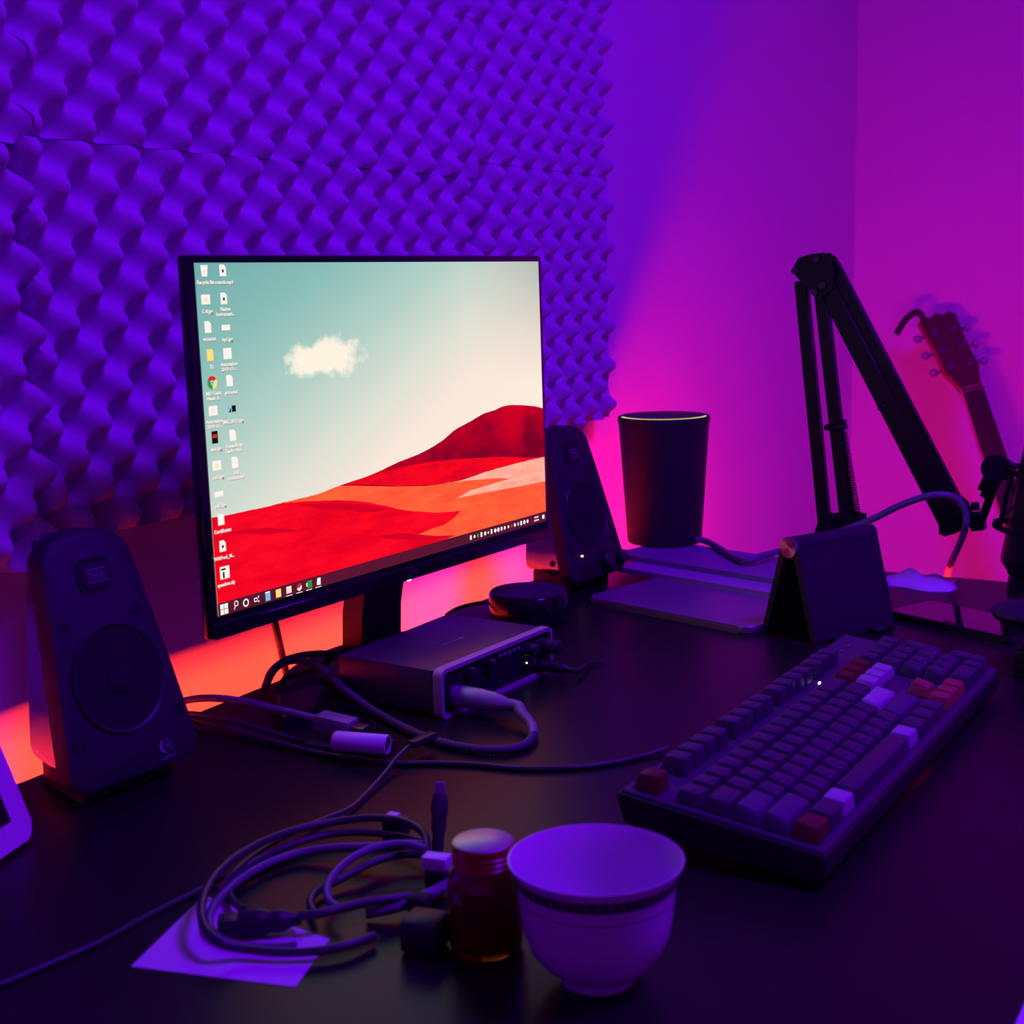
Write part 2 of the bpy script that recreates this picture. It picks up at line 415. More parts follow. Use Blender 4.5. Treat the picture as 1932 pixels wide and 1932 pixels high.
# bring the screen surface just proud of the bezel front
for v in me.vertices: v.co += (PM.to_3x3() @ Vector((0, -0.0006, 0)))
scr = link('screen', me, t)
LAY = [0.0]
def layer(name, polys, material, dy=None, is_px=True):
    "flat print on the screen: polygons given in photo pixels"
    LAY[0] += 0.00006
    bm = B()
    for P in polys:
        vs = []
        for p in P:
            u, w_ = sp(*p) if is_px else p
            u = max(-SW/2, min(SW/2, u)); w_ = max(-SH/2, min(SH/2, w_))
            vs.append(bm.verts.new(PM @ Vector((u, 0.0001-LAY[0], w_))))
        bm.faces.new(vs)
    bmesh.ops.triangulate(bm, faces=bm.faces[:])
    return finish(name, bm, material, scr, 0)
def rough_line(pts, amp=1.2, n=5):
    out = []
    for p in spline([(a, b, 0) for a, b in pts], n): out.append((p.x, p.y+random.uniform(-amp, amp)*0.5))
    return out
bot = [(1045, 1000), (1045, 1010), (405, 1190)]
hz = [(360, 983), (430, 972), (470, 963), (500, 957), (530, 949), (565, 941), (600, 932), (640, 917), (700, 897), (739, 884)]
orange = emis('screen_orange_sand', srgb(255, 104, 60), 1, ((26, 60, 90), srgb(255, 66, 52), 0.35, 0.75))
red = emis('screen_red_dune', srgb(228, 0, 34), 1, ((14, 60, 60), srgb(255, 10, 38), 0.35, 0.6))
red2 = emis('screen_bright_red_dune', srgb(250, 8, 34), 1, ((20, 60, 80), srgb(200, 0, 40), 0.45, 0.75))
dark = emis('screen_dark_red_hill', srgb(205, 0, 38), 1, ((10, 10, 14), srgb(122, 0, 40), 0.40, 0.62))
pink = emis('screen_pale_pink_sand', srgb(255, 184, 168), 1, ((30, 60, 110), srgb(255, 150, 120), 0.4, 0.75))
layer('wallpaper_sand', [rough_line(hz, 0.8)+[(803, 873), (920, 866), (1040, 864)]+bot], orange)
layer('wallpaper_hill', [rough_line([(640, 916), (700, 896), (752, 872), (796, 854), (832, 833), (860, 810), (886, 796), (912, 781), (933, 774), (948, 767), (967, 764), (990, 765), (1010, 767), (1030, 772)], 0.6)+[(1040, 870), (960, 880), (866, 908), (803, 917), (740, 918)]], dark)
layer('wallpaper_ridge', [rough_line([(652, 914), (700, 897), (739, 886), (803, 873), (855, 867), (920, 863), (969, 862), (1000, 864), (1040, 860)], 0.6)+rough_line([(1040, 860), (990, 870), (959, 878), (928, 886), (897, 896), (866, 906), (837, 911), (803, 915), (765, 917), (731, 916), (700, 914)], 0.6)], red2)
layer('wallpaper_pale_sand', [rough_line([(837, 911), (866, 907), (900, 896), (930, 886), (960, 878), (995, 869), (1040, 859)], 0.6)+[(1040, 905), (1027, 908), (972, 919), (933, 926), (897, 933), (862, 940), (886, 926), (922, 915), (962, 903), (940, 902), (890, 906)]], pink)
layer('wallpaper_dune', [rough_line([(360, 984), (430, 972), (470, 963), (500, 957), (530, 950), (560, 947), (600, 945), (650, 944), (690, 947), (720, 953), (770, 963), (830, 967), (868, 964)], 1.4)+[(858, 976), (838, 990), (815, 997), (790, 1008), (822, 1011), (860, 1010), (845, 1016), (880, 1016), (1000, 1010)]+bot], red)
shd_ = layer('wallpaper_shadow', [rough_line([(560, 952), (620, 950), (690, 952), (730, 960), (700, 966), (640, 962), (600, 960)], 1.5), rough_line([(430, 1005), (480, 998), (520, 996), (560, 1002), (500, 1008)], 1.5), rough_line([(700, 1012), (760, 1006), (800, 1012), (850, 1012), (800, 1018), (740, 1018)], 1.2)], emis('screen_dune_shadow', srgb(214, 0, 38), 1)); shd_['kind'] = 'stuff'
# taskbar
TB = -SH/2+0.0112
layer('taskbar', [[(-SW/2, -SH/2), (SW/2, -SH/2), (SW/2, TB), (-SW/2, TB)]], emis('screen_taskbar', srgb(96, 20, 56), 1, ((12, 1, 1), srgb(84, 22, 46), 0.35, 0.6)), is_px=False)
W_ = emis('screen_white', srgb(255, 244, 238), 1); K_ = emis('screen_black', srgb(14, 12, 20), 1)
Y_ = emis('screen_yellow', srgb(250, 226, 120), 1); BU_ = emis('screen_blue', srgb(120, 190, 235), 1)
G_ = emis('screen_green', srgb(50, 150, 70), 1); RE_ = emis('screen_red', srgb(226, 40, 40), 1); CRM = emis('screen_cream', srgb(255, 228, 196), 1)
SHD = emis('screen_label_shadow', srgb(120, 70, 70), 1)
def rect(cx, cy, w_, h_, px=True):
    u, z = sp(cx, cy) if px else (cx, cy)
    return [(u-w_/2, z-h_/2), (u+w_/2, z-h_/2), (u+w_/2, z+h_/2), (u-w_/2, z+h_/2)]
def disc(cx, cy, r, n=20, px=True, a0=0, a1=360, r0=0):
    u, z = sp(cx, cy) if px else (cx, cy)
    if a1-a0 >= 360 and r0 == 0: return [(u+r*math.cos(2*PI*i/n), z+r*math.sin(2*PI*i/n)) for i in range(n)]
    o = [(u+r*math.cos(R(a0+(a1-a0)*i/n)), z+r*math.sin(R(a0+(a1-a0)*i/n))) for i in range(n+1)]
    i_ = [(u+r0*math.cos(R(a0+(a1-a0)*i/n)), z+r0*math.sin(R(a0+(a1-a0)*i/n))) for i in range(n, -1, -1)]
    return o+i_
def page(cx, cy, w_=0.0074, h_=0.0096, fold=0.0022):
    u, z = sp(cx, cy)
    return [(u-w_/2, z-h_/2), (u+w_/2, z-h_/2), (u+w_/2, z+h_/2-fold), (u+w_/2-fold, z+h_/2), (u-w_/2, z+h_/2)]
def ringp(u, z, r, r0, n=20):
    c = [(math.cos(2*PI*i/n), math.sin(2*PI*i/n)) for i in range(n+1)]
    return [[(u+r0*a[0], z+r0*a[1]), (u+r*a[0], z+r*a[1]), (u+r*b[0], z+r*b[1]), (u+r0*b[0], z+r0*b[1])] for a, b in zip(c, c[1:])]
icons = [(384, 510, 'bin', ['Recycle Bin']), (387, 565, 'img', ['C-8.jpg']), (391, 617, 'page', ['wyze.txt']), (395, 670, 'folder', ['TS']), (399, 722, 'wheel', ['MD Yasin', 'Hasan S...']), (401, 775, 'img', ['Annotation', '2019-11-...']), (404, 825, 'phone', ['epic.jpg']), (408, 878, 'img', ['pp2.jpg']), (412, 932, 'bar', ['ppl2.jpg']), (416, 980, 'page', ['Certificates']), (419, 1030, 'page', ['WAProd_M...']), (423, 1080, 'zip', ['question.zip']),
         (419, 510, 'page', ['rounds.mp3']), (421, 563, 'page', ['Native', 'Instrument...']), (425, 618, 'bar', ['bp1.jpg']), (428, 667, 'sq', ['Annotation', '2019-11-...']), (432, 718, 'page', ['price.txt']), (436, 773, 'pic', ['IMG_0511.jpg']), (438, 821, 'page', ['Dune-Body', 'Tech - Hid...']), (442, 872, 'page', ['Uni', 'consta.mp3'])]
pg, cream, blk_, redp, yel, blu, grn = [], [], [], [], [], [], []
ICM = [W_, CRM, K_, RE_, Y_, BU_, G_]
def flush(name):
    "one icon: its coloured pieces in one mesh, thin layers over the wallpaper"
    bm = B()
    for k, L_ in enumerate((pg, cream, blk_, redp, yel, blu, grn)):
        for P in L_:
            f = bm.faces.new([bm.verts.new(PM @ Vector((max(-SW/2, min(SW/2, u)), 0.0001-LAY[0]-0.00005*k, max(-SH/2, min(SH/2, z))))) for u, z in P]); f.material_index = k
        L_.clear()
    bmesh.ops.triangulate(bm, faces=bm.faces[:])
    o = finish(name, bm, None, scr, 0)
    for q_ in ICM: o.data.materials.append(q_)
    o['kind'] = 'stuff'
lab = B(); labs = B()
LAY[0] += 0.0004
for cx, cy, k, lines in icons:
    u, z = sp(cx, cy)
    if k == 'page': pg.append(page(cx, cy)); blk_.append(rect(u, z-0.0005, 0.0022, 0.0025, False)) if lines[0] in ('rounds.mp3', 'Native', 'WAProd_M...') else None
    elif k == 'img': pg.append(rect(u, z, 0.0100, 0.0080, False)); cream.append(rect(u, z-0.0004, 0.004, 0.004, False))
    elif k == 'sq': pg.append(rect(u, z, 0.0096, 0.0092, False))
    elif k == 'bar': pg.append(rect(u, z, 0.0098, 0.0046, False))
    elif k == 'folder': yel.append(page(cx, cy, 0.0072, 0.0096, 0.0015))
    elif k == 'bin': pg.append([(u-0.0030, z-0.0050), (u+0.0030, z-0.0050), (u+0.0041, z+0.0042), (u-0.0041, z+0.0042)]); cream.append(disc(u, z-0.001, 0.0018, 10, False))
    elif k == 'wheel':
        redp.append(disc(u, z, 0.0056, 14, False, 30, 150, 0.002)); grn.append(disc(u, z, 0.0056, 14, False, 150, 270, 0.002)); yel.append(disc(u, z, 0.0056, 14, False, 270, 390, 0.002)); pg.append(disc(u, z, 0.0026, 14, False)); blu.append(disc(u, z, 0.0018, 12, False))
    elif k == 'phone': blk_.append(rect(u, z, 0.007, 0.0105, False)); redp.append(rect(u, z+0.001, 0.005, 0.003, False))
    elif k == 'pic': blk_.append(rect(u+0.0025, z+0.0008, 0.0048, 0.0055, False)); blk_.append(rect(u-0.0022, z-0.0005, 0.0028, 0.003, False)); blu.append(rect(u-0.0035, z+0.001, 0.0025, 0.004, False))
    elif k == 'zip': pg.append(rect(u, z, 0.0112, 0.0108, False)); blk_.append(rect(u-0.0015, z+0.003, 0.0055, 0.0015, False)); blk_.append(rect(u-0.0015, z-0.002, 0.002, 0.0055, False))
    flush('desktop_icon')
    gap = 0.0112 if len(lines) == 1 else 0.0103
    for i, s_ in enumerate(lines):
        text_bm(labs, s_, 0.0043, TX(u+0.0008, 0.0001-LAY[0]-0.0004, z-gap-0.0041*i-0.0005), bold=0.00012)
        text_bm(lab, s_, 0.0043, TX(u+0.0005, 0.0001-LAY[0]-0.0005, z-gap-0.0041*i), bold=0.00015)
finish('icon_label_shadows', labs, SHD, scr, 0)['kind'] = 'stuff'
finish('icon_labels', lab, W_, scr, 0)['kind'] = 'stuff'
# taskbar icons
u, z = sp(422, 1149); s_ = 0.0021
for a in (-1, 1):
    for b in (-1, 1): pg.append(rect(u+a*0.0024, z+b*0.0024, 0.0043, 0.0043, False))
flush('taskbar_icon')
u, z = sp(443.5, 1141); pg += ringp(u+0.0008, z+0.001, 0.0026, 0.0017); pg.append([(u-0.0024, z-0.0036), (u-0.0016, z-0.0040), (u-0.0002, z-0.0013), (u-0.0009, z-0.0009)])
flush('taskbar_icon')
u, z = sp(463, 1137); pg += ringp(u, z, 0.0036, 0.0023)
flush('taskbar_icon')
u, z = sp(483, 1131); pg += [rect(u-0.001, z, 0.0042, 0.0036, False), rect(u+0.0026, z+0.002, 0.0012, 0.0018, False), rect(u+0.0026, z-0.002, 0.0012, 0.0018, False)]; blk_.append(rect(u-0.001, z, 0.0026, 0.0018, False))
flush('taskbar_icon')
u, z = sp(504, 1124); blu.append(rect(u, z-0.0008, 0.006, 0.0072, False)); pg.append(rect(u, z+0.0028, 0.006, 0.002, False))
flush('taskbar_icon')
u, z = sp(524, 1119); yel.append(rect(u, z, 0.0066, 0.0074, False)); blk_.append(disc(u+0.001, z-0.001, 0.0011, 10, False))
flush('taskbar_icon')
u, z = sp(544, 1112.5); cream.append(rect(u, z, 0.0068, 0.0064, False))
flush('taskbar_icon')
u, z = sp(563.5, 1107.5); redp.append(disc(u, z, 0.0035, 14, False, 20, 200, 0.0012)); pg.append(disc(u, z, 0.0034, 14, False, 200, 380, 0.0008))
flush('taskbar_icon')
u, z = sp(582, 1102); grn.append(rect(u+0.0005, z, 0.0062, 0.0066, False)); pg.append(rect(u-0.0026, z, 0.0024, 0.0034, False))
flush('taskbar_icon')
u, z = sp(600, 1097); pg.append([(u-0.0028, z-0.0028), (u+0.0026, z-0.0034), (u+0.003, z+0.0034), (u-0.0016, z+0.0034)])
flush('taskbar_icon')
for cx in (544, 563.5, 582, 600):
    u, z = sp(cx, 1110); pg.append(rect(u, -SH/2+0.0007, 0.0082, 0.0007, False))
    flush('taskbar_underline')
for k, cx in enumerate([887, 894, 900, 907, 914, 920, 926, 933, 939, 945, 951, 958, 964, 970, 976, 982, 988, 994]):
    u, _ = sp(cx, 1005-(cx-887)*0.29); z = -SH/2+0.0058
    h_ = (0.0048, 0.0036, 0.0044, 0.0052, 0.0046, 0.0028, 0.005, 0.0048, 0.005, 0.004, 0.004, 0.0036, 0.0034, 0.0042, 0.0044, 0.0048, 0.0048, 0.0042)[k]
    tgt = {2: grn, 4: cream, 12: redp, 14: blu}.get(k, pg)
    tgt.append(disc(u, z, h_/2, 12, False) if k % 3 else rect(u, z, 0.0034, h_, False))
    flush('tray_icon')
u, _ = sp(1011, 975); z = -SH/2+0.0058
for a, b, l_ in ((0, 0.0018, 0.0090), (0, -0.0018, 0.0105)):
    for j in range(4): pg.append(rect(u-l_/2+l_*(j+0.5)/4, z+b, l_/4*0.72, 0.0019, False))
flush('clock')
u, _ = sp(1024, 972); pg.append(rect(u, z, 0.0048, 0.0046, False))
flush('tray_icon')
# stand: neck and crescent foot (local frame of the monitor)
bm = B()
prof = [(0.066, 0.010), (0.064, 0.05), (0.054, 0.10), (0.036, 0.14), (0.033, 0.21)]
a_ = []
for y, z in prof: a_.append([bm.verts.new((x+0.041, y+d, z)) for x, d in ((-0.030, 0), (0.030, 0), (0.030, 0.024), (-0.030, 0.024))])
bm.faces.new(a_[0]); bm.faces.new(a_[-1])
for a, b in zip(a_, a_[1:]):
    for i in range(4): bm.faces.new((a[i], a[(i+1) % 4], b[(i+1) % 4], b[i]))
finish('neck', bm, 'blk', t, 30)
bm = B()
pts = []
cx0 = 0.009
for i in range(33):
    a = -1+2*i/32; x = 0.185*a; pts.append((cx0+x, 0.103-0.108*abs(a)**2.2))
inn = []
for i in range(33):
    a = 1-2*i/32; x = 0.150*a; inn.append((cx0+x, 0.036-0.046*abs(a)**3))
prism(bm, [Vector((x, y, 0.0)) for x, y in pts+inn], (0, 0, 0.013))
bmesh.ops.bevel(bm, geom=[e for e in bm.edges if all(v.co.z > 0.012 for v in e.verts)], offset=0.002, segments=1, affect='EDGES')
finish('foot', bm, 'gloss', t, 30)

# ------------------------------------------------------------------ desktop speakers
def speaker(loc, rz, label, controls):
    t = thing('desktop_speaker', label, 'speaker', loc, rz, 'pair of desktop speakers beside the monitor')
    H, W0, W1, LEAN, BACK = 0.187, 0.119, 0.074, 0.050, 0.097
    # front outline (x, z): rounded trapezoid
    def outline(inset=0.0):
        pts = []
        w0, w1 = W0/2-inset, W1/2-inset; z0, z1 = 0.012+inset, H-inset
        def side(z): return w0+(w1-w0)*((z-z0)/(z1-z0))**1.15
        rb, rt = 0.014, 0.024
        for k in range(7):
            a = R(270+90*k/6); pts.append((side(z0+rb)-rb+rb*math.cos(a), z0+rb+rb*math.sin(a)))
        for k in range(1, 8): z = z0+rb+(z1-rt-z0-rb)*k/8; pts.append((side(z), z))
        for k in range(9):
            a = R(90*k/8); pts.append((side(z1-rt)-rt+rt*math.cos(a), z1-rt+rt*math.sin(a)))
        for k in range(1, 5): x = (side(z1-rt)-rt)*(1-2*k/5); pts.append((x, z1+0.002*(1-(1-2*k/5)**2)))
        L = [(-x, z) for x, z in pts if x > 1e-4]
        return pts[:-4]+[p for p in pts[-4:]]+[(-x, z) for x, z in pts[:-4]][::-1]
    def fy(z): return LEAN*(z/H)**1.05
    def loft(bm, sections):
        rings = []
        for sec in sections:
            inset, off = sec[:2]; kx = sec[2] if len(sec) > 2 else 1.0
            rings.append([bm.verts.new((x*kx, off(z), z)) for x, z in outline(inset)])
        n = len(rings[0])
        bm.faces.new(rings[0]); bm.faces.new(rings[-1])
        for a, b in zip(rings, rings[1:]):
            for i in range(n): bm.faces.new((a[i], a[(i+1) % n], b[(i+1) % n], b[i]))
    bm = B(); loft(bm, [(0.004, lambda z: fy(z)), (0.0012, lambda z: fy(z)+0.0015), (0.0, lambda z: fy(z)+0.005), (0.0, lambda z: fy(z)+0.016)])
    finish('front_shell', bm, 'blk2', t, 35)
    bm = B(); loft(bm, [(0.003, lambda z: fy(z)+0.015), (0.004, lambda z: fy(z)+0.022, 0.96), (0.005, lambda z: max(fy(z)+0.034, BACK-0.004), 0.52)])
    finish('rear_shell', bm, 'gloss2', t, 35)
    bm = B(); prism(bm, [Vector((x, y, 0)) for x, y in ((-0.040, 0.020), (0.040, 0.020), (0.024, BACK-0.012), (-0.024, BACK-0.012))], (0, 0, 0.016)); finish('base', bm, 'deep', t, 30)
    tilt = math.atan2(LEAN, H)
    FM = lambda x, z, o=0.0: Matrix.Translation((x, fy(z)-o, z)) @ Matrix.Rotation(-tilt, 4, 'X') @ Matrix.Rotation(PI/2, 4, 'X')   # local z -> out of the front
    # woofer: rim ring and sunken cone with dust cap
    zc_ = 0.088 if controls else 0.083; rw = 0.0375
    bm = B(); lathe(bm, [(rw+0.003, 0), (rw+0.003, 0.0012), (rw+0.0018, 0.0022), (rw, 0.0015), (rw-0.001, 0.0003), (rw-0.001, -0.001)], 44, axis=FM(0, zc_), cap=False); finish('woofer_rim', bm, 'blk', t)
    bm = B(); lathe(bm, [(rw-0.0005, 0.0010), (rw-0.004, 0.0014), (rw-0.008, 0.0006), (rw-0.02, 0.0003), (0.0125, 0.00035), (0.012, 0.0012), (0.008, 0.0028), (0.0, 0.0034)], 44, axis=FM(0, zc_)); finish('woofer', bm, 'grille', t)
    # tweeter horn with badge
    zt = H-0.030
    bm = B(); o_ = rrect(0.031, 0.026, 0.008, 5); i_ = rrect(0.024, 0.019, 0.006, 5)
    A = [bm.verts.new(FM(0, zt) @ Vector((x, y, 0.0008))) for x, y in o_]; C_ = [bm.verts.new(FM(0, zt) @ Vector((x, y, 0.0002))) for x, y in i_]
    for i in range(len(A)): bm.faces.new((A[i], A[(i+1) % len(A)], C_[(i+1) % len(A)], C_[i]))
    finish('tweeter_surround', bm, 'deep', t)
    bm = B(); prism(bm, [Vector((x, y, 0)) for x, y in rrect(0.0235, 0.0185, 0.006, 5)], (0, 0, 0.0016), FM(0.001, zt-0.0005)); bd = finish('tweeter_badge', bm, 'blk', t)
    bm = B(); text_bm(bm, 'THX', 0.0072, FM(0.001, zt-0.0005) @ Matrix.Translation((0, -0.0025, 0.0019)))
    for dy in (-0.0045, 0.0045): box(bm, (0, dy, 0.0018), (0.0165, 0.0006, 0.0003), 0, 1, FM(0.001, zt-0.0005))
    finish('badge_print', bm, 'logo', bd, 0)['kind'] = 'stuff'
    # four screw recesses
    for x, z in ((-0.040, zc_+0.043), (0.035, zc_+0.044), (-0.046, zc_-0.037), (0.046, zc_-0.034)):
        s_ = 1 if z < zc_ else 0.85
        bm = B(); lathe(bm, [(0.0052*s_, 0.0003), (0.0046*s_, 0.0007), (0.004*s_, 0.0002), (0.0, 0.0001)], 20, axis=FM(x*s_, z)); finish('screw_recess', bm, 'deep', t)
    if not controls:
        bm = B(); FL = FM(0.026, 0.024)
        # crescent with rays, word below
        pts = [(0.0052*math.cos(R(a)), 0.0052*math.sin(R(a))) for a in range(100, 281, 15)]+[(0.0018+0.0042*math.cos(R(a)), 0.0048*math.sin(R(a))) for a in range(265, 100, -15)]
        bm.faces.new([bm.verts.new(FL @ Vector((x-0.001, y+0.003, 0.0007))) for x, y in pts])
        for a in (75, 25, -25, -62):
            box(bm, (0.0046*math.cos(R(a)), 0.003+0.0046*math.sin(R(a)), 0.0006), (0.0007, 0.0007, 0.0003), 0, 1, FL) if 0 else box(bm, (0, 0, 0), (0.0026, 0.0007, 0.0003), 0, 1, FL @ Matrix.Translation((0.0015+0.0040*math.cos(R(a)), 0.003+0.0040*math.sin(R(a)), 0.0006)) @ Matrix.Rotation(R(a), 4, 'Z'))
        lathe(bm, [(0.0012, 0.0005), (0.0012, 0.0008)], 12, axis=FL @ Matrix.Translation((0.0014, 0.003, 0)))
        text_bm(bm, 'Logitech', 0.0042, FL @ Matrix.Translation((0.0005, -0.0062, 0.0007)))
        finish('maker_mark', bm, 'logo', t, 0)['kind'] = 'stuff'
    else:
        for x, r_ in ((0.012, 0.0105), (0.040, 0.0085)):
            bm = B(); lathe(bm, [(r_, 0), (r_*0.94, 0.010), (r_*0.8, 0.0115), (0, 0.0115)], 28, axis=FM(x, 0.029)); k_ = finish('knob', bm, 'blk', t)
            bm = B(); box(bm, (0, r_*0.55, 0.0117), (0.001, r_*0.5, 0.0004), 0, 1, FM(x, 0.029)); finish('pointer', bm, 'logo', k_, 0)
        bm = B(); lathe(bm, [(0.0068, 0), (0.0064, 0.002), (0, 0.0022)], 24, axis=FM(-0.024, 0.024)); finish('power_button', bm, 'deep', t)
        bm = B(); lathe(bm, [(0.0011, 0), (0.0011, 0.0016), (0, 0.002)], 14, axis=FM(-0.029, 0.0415)); finish('power_light', bm, 'led_warm', t)
        for z in (0.036, 0.024):
            bm = B(); lathe(bm, [(0.0036, 0), (0.0036, 0.0012), (0.0022, 0.0012), (0.0022, -0.003)], 18, axis=Matrix.Translation((-0.0595, 0.030, z)) @ Matrix.Rotation(-PI/2, 4, 'Y'), cap=False); finish('audio_jack', bm, 'deep', t)
    return t
speaker((0.689, 0.722, DESK), R(-4), 'black wedge speaker with a crescent mark, beside the white tablet', False)
speaker((1.432, 0.727, DESK), R(-7), 'black wedge speaker with knobs and a lit dot, beside the tall cylinder', True)

# ------------------------------------------------------------------ books and papers by the desk side
SD = Vector((-0.048, -0.183, 0)).normalized(); SN = Vector((-SD.y, SD.x, 0)) * 1.0   # edge direction, and towards the desk side
def stack_slab(name, a, L, Wd, z0, th, material, label, cat, r=0.0, extra=None):
    "a: front far corner (towards the wall); L along SD, Wd towards the right"
    ang = math.atan2(SD.y, SD.x)
    bm = B()
    prism(bm, [Vector((x, y, 0)) for x, y in rrect(L, Wd, max(r, 0.001), 6, L/2, Wd/2)], (0, 0, th))
    bmesh.ops.bevel(bm, geom=[e for e in bm.edges if abs(e.verts[0].co.z-e.verts[1].co.z) < 1e-6], offset=min(0.0012, th/4), segments=1, affect='EDGES')
    o = finish(name, bm, material, None, 30, (a[0], a[1], DESK+z0)); o.rotation_euler = (0, 0, ang)
    return tag(o, label, cat)
M['lid'] = mat('grey_laptop_lid', (0.26, 0.24, 0.28), 0.4, 0.3)
M['book'] = mat('purple_grey_cover', (0.42, 0.38, 0.44), 0.5)
M['book2'] = mat('notebook_cover', (0.26, 0.24, 0.3), 0.55)
f0 = gz(1385, 1183, 0.006)-SD*0.205
stack_slab('closed_laptop', f0, 0.225, 0.28, 0.0, 0.008, 'lid', 'thin grey closed laptop with rounded corners under two books', 'laptop', 0.016)
f1 = gz(1455, 1122, 0.012)-SD*0.225
stack_slab('notebook', f1, 0.255, 0.115, 0.008, 0.006, 'book', 'thin pale notebook lying on the closed laptop', 'notebook', 0.002)
f2 = gz(1460, 1096, 0.018)-SD*0.240
stack_slab('book', f2, 0.300, 0.105, 0.014, 0.0065, 'book2', 'dark book topmost of the stack under the tall cylinder', 'book', 0.002)

# ------------------------------------------------------------------ tall cylindrical router with a lit rim
TOPZ = 0.0205
t = thing('wifi_router', 'tall tapered black cylinder with a lit yellow rim arc', 'router', (1.628, 0.737, DESK+TOPZ))
bm = B(); lathe(bm, [(0.040, 0), (0.047, 0.001), (0.048, 0.004), (0.0575, 0.153), (0.0590, 0.1585), (0.0590, 0.1630), (0.057, 0.1642), (0.0545, 0.1635)], 56); finish('body', bm, 'blk2', t)
bm = B(); lathe(bm, [(0.0525, 0.1620), (0.051, 0.1625), (0.0, 0.1630)], 48, cap=False); finish('top_cap', bm, 'blk', t)
bm = B()
d0 = math.degrees(math.atan2(-0.724, -1.6))
pr = None
for i in range(41):
    a = R(d0-76+152*i/40)
    q = [bm.verts.new((r_*math.cos(a), r_*math.sin(a), z)) for r_, z in ((0.0532, 0.1620), (0.0536, 0.1646), (0.0552, 0.1646), (0.0556, 0.1620))]
    if pr:
        for k in range(4): bm.faces.new((pr[k], pr[(k+1) % 4], q[(k+1) % 4], q[k]))
    else: bm.faces.new(q)
    pr = q
bm.faces.new(pr[::-1])
finish('light_arc', bm, emis('rim_light', srgb(225, 235, 130), 1.1), t)

# ------------------------------------------------------------------ small puck speaker
t = thing('puck_speaker', 'small flat round dark smart speaker beside the audio interface', 'speaker', (1.257, 0.728, DESK))
bm = B(); lathe(bm, [(0.0405, 0), (0.0425, 0.002), (0.0425, 0.029), (0.0415, 0.0315), (0.040, 0.0325)], 48); finish('body', bm, 'gloss', t)
bm = B(); lathe(bm, [(0.0402, 0.0324), (0.0402, 0.0330), (0.0, 0.0331)], 48); finish('top_plate', bm, mat('puck_top', (0.06, 0.06, 0.065), 0.6), t)
for a in range(4):
    bm = B(); lathe(bm, [(0.0035, 0.033), (0.0035, 0.0336), (0, 0.0337)], 16, c=(0.022*math.cos(R(45+90*a)), 0.022*math.sin(R(45+90*a)), 0)); finish('button', bm, 'blk', t)

# ------------------------------------------------------------------ audio interface
IA = math.atan2(0.6112-0.6205, 1.0981-0.9246)
t = iface = thing('audio_interface', 'dark metal audio interface box with a silver front frame and knobs', 'audio interface', ((0.9246+1.0981)/2, (0.6205+0.6112)/2, DESK), IA)
IW, IDp, IH = 0.174, 0.112, 0.043
bm = B(); box(bm, (0, IDp/2+0.006, IH/2+0.001), (IW-0.004, IDp-0.006, IH-0.004), 0.004, 2); finish('case', bm, 'ifmetal', t)
bm = B()
o_ = rrect(IW, IH, 0.007, 5, 0, IH/2); i_ = rrect(IW-0.007, IH-0.007, 0.005, 5, 0, IH/2); n = len(o_)
ra = [[bm.verts.new((x, y, z)) for x, z in P] for y, P in ((0.009, o_), (0.0, o_), (0.0, i_), (0.004, i_))]
for a, b in zip(ra, ra[1:]+ra[:1]):
    for i in range(n): bm.faces.new((a[i], a[(i+1) % n], b[(i+1) % n], b[i]))
finish('front_frame', bm, 'silver', t, 35)
bm = B(); prism(bm, [Vector((x, 0.0035, z)) for x, z in i_], (0, 0.003, 0)); finish('front_panel', bm, 'deep', t)
FO = lambda x, z, y=0.0035: Matrix.Translation((x, y, z)) @ Matrix.Rotation(PI/2, 4, 'X')
def knob(x, z, r_, L, nm='knob'):
    bm = B(); lathe(bm, [(r_*1.1, 0), (r_, 0.001), (r_*0.92, L), (r_*0.8, L+0.001), (0, L+0.001)], 24, axis=FO(x, z)); k = finish(nm, bm, 'blk', t)
    bm = B(); box(bm, (0, r_*0.5, L+0.0012), (0.0009, r_*0.7, 0.0004), 0, 1, FO(x, z)); finish('pointer', bm, 'logo', k, 0)
knob(0.072, 0.0275, 0.0075, 0.020, 'volume_knob')
for x in (-0.046, -0.016): knob(x, 0.0325, 0.0042, 0.008)
knob(0.046, 0.030, 0.0060, 0.012)
for i in range(5):
    bm = B(); box(bm, (0.004+0.0072*i, 0.0028, 0.0335), (0.0046, 0.003, 0.0032), 0.0008, 1); finish('button', bm, 'greyp', t)
for x in (-0.066, -0.024):
    bm = B(); lathe(bm, [(0.0115, 0), (0.0115, 0.0022), (0.010, 0.0022), (0.0092, -0.001), (0, -0.001)], 30, axis=FO(x, 0.0165)); finish('combo_jack', bm, 'blk', t)
bm = B(); lathe(bm, [(0.0048, 0), (0.0048, 0.002), (0.0030, 0.002), (0.0030, -0.001), (0, -0.001)], 20, axis=FO(0.064, 0.0115)); finish('headphone_jack', bm, 'steel', t)
bm = B(); lathe(bm, [(0.0008, 0), (0.0008, 0.001), (0, 0.0013)], 12, axis=FO(0.047, 0.0165)); finish('power_light', bm, 'led_white', t)
bm = B()
TM = Matrix.Translation((-0.01, 0.058, IH-0.0007)) @ Matrix.Rotation(0, 4, 'Z')
text_bm(bm, 'audio', 0.010, TM @ Matrix.Translation((0.012, -0.006, 0))); bm.free(); bm = B()
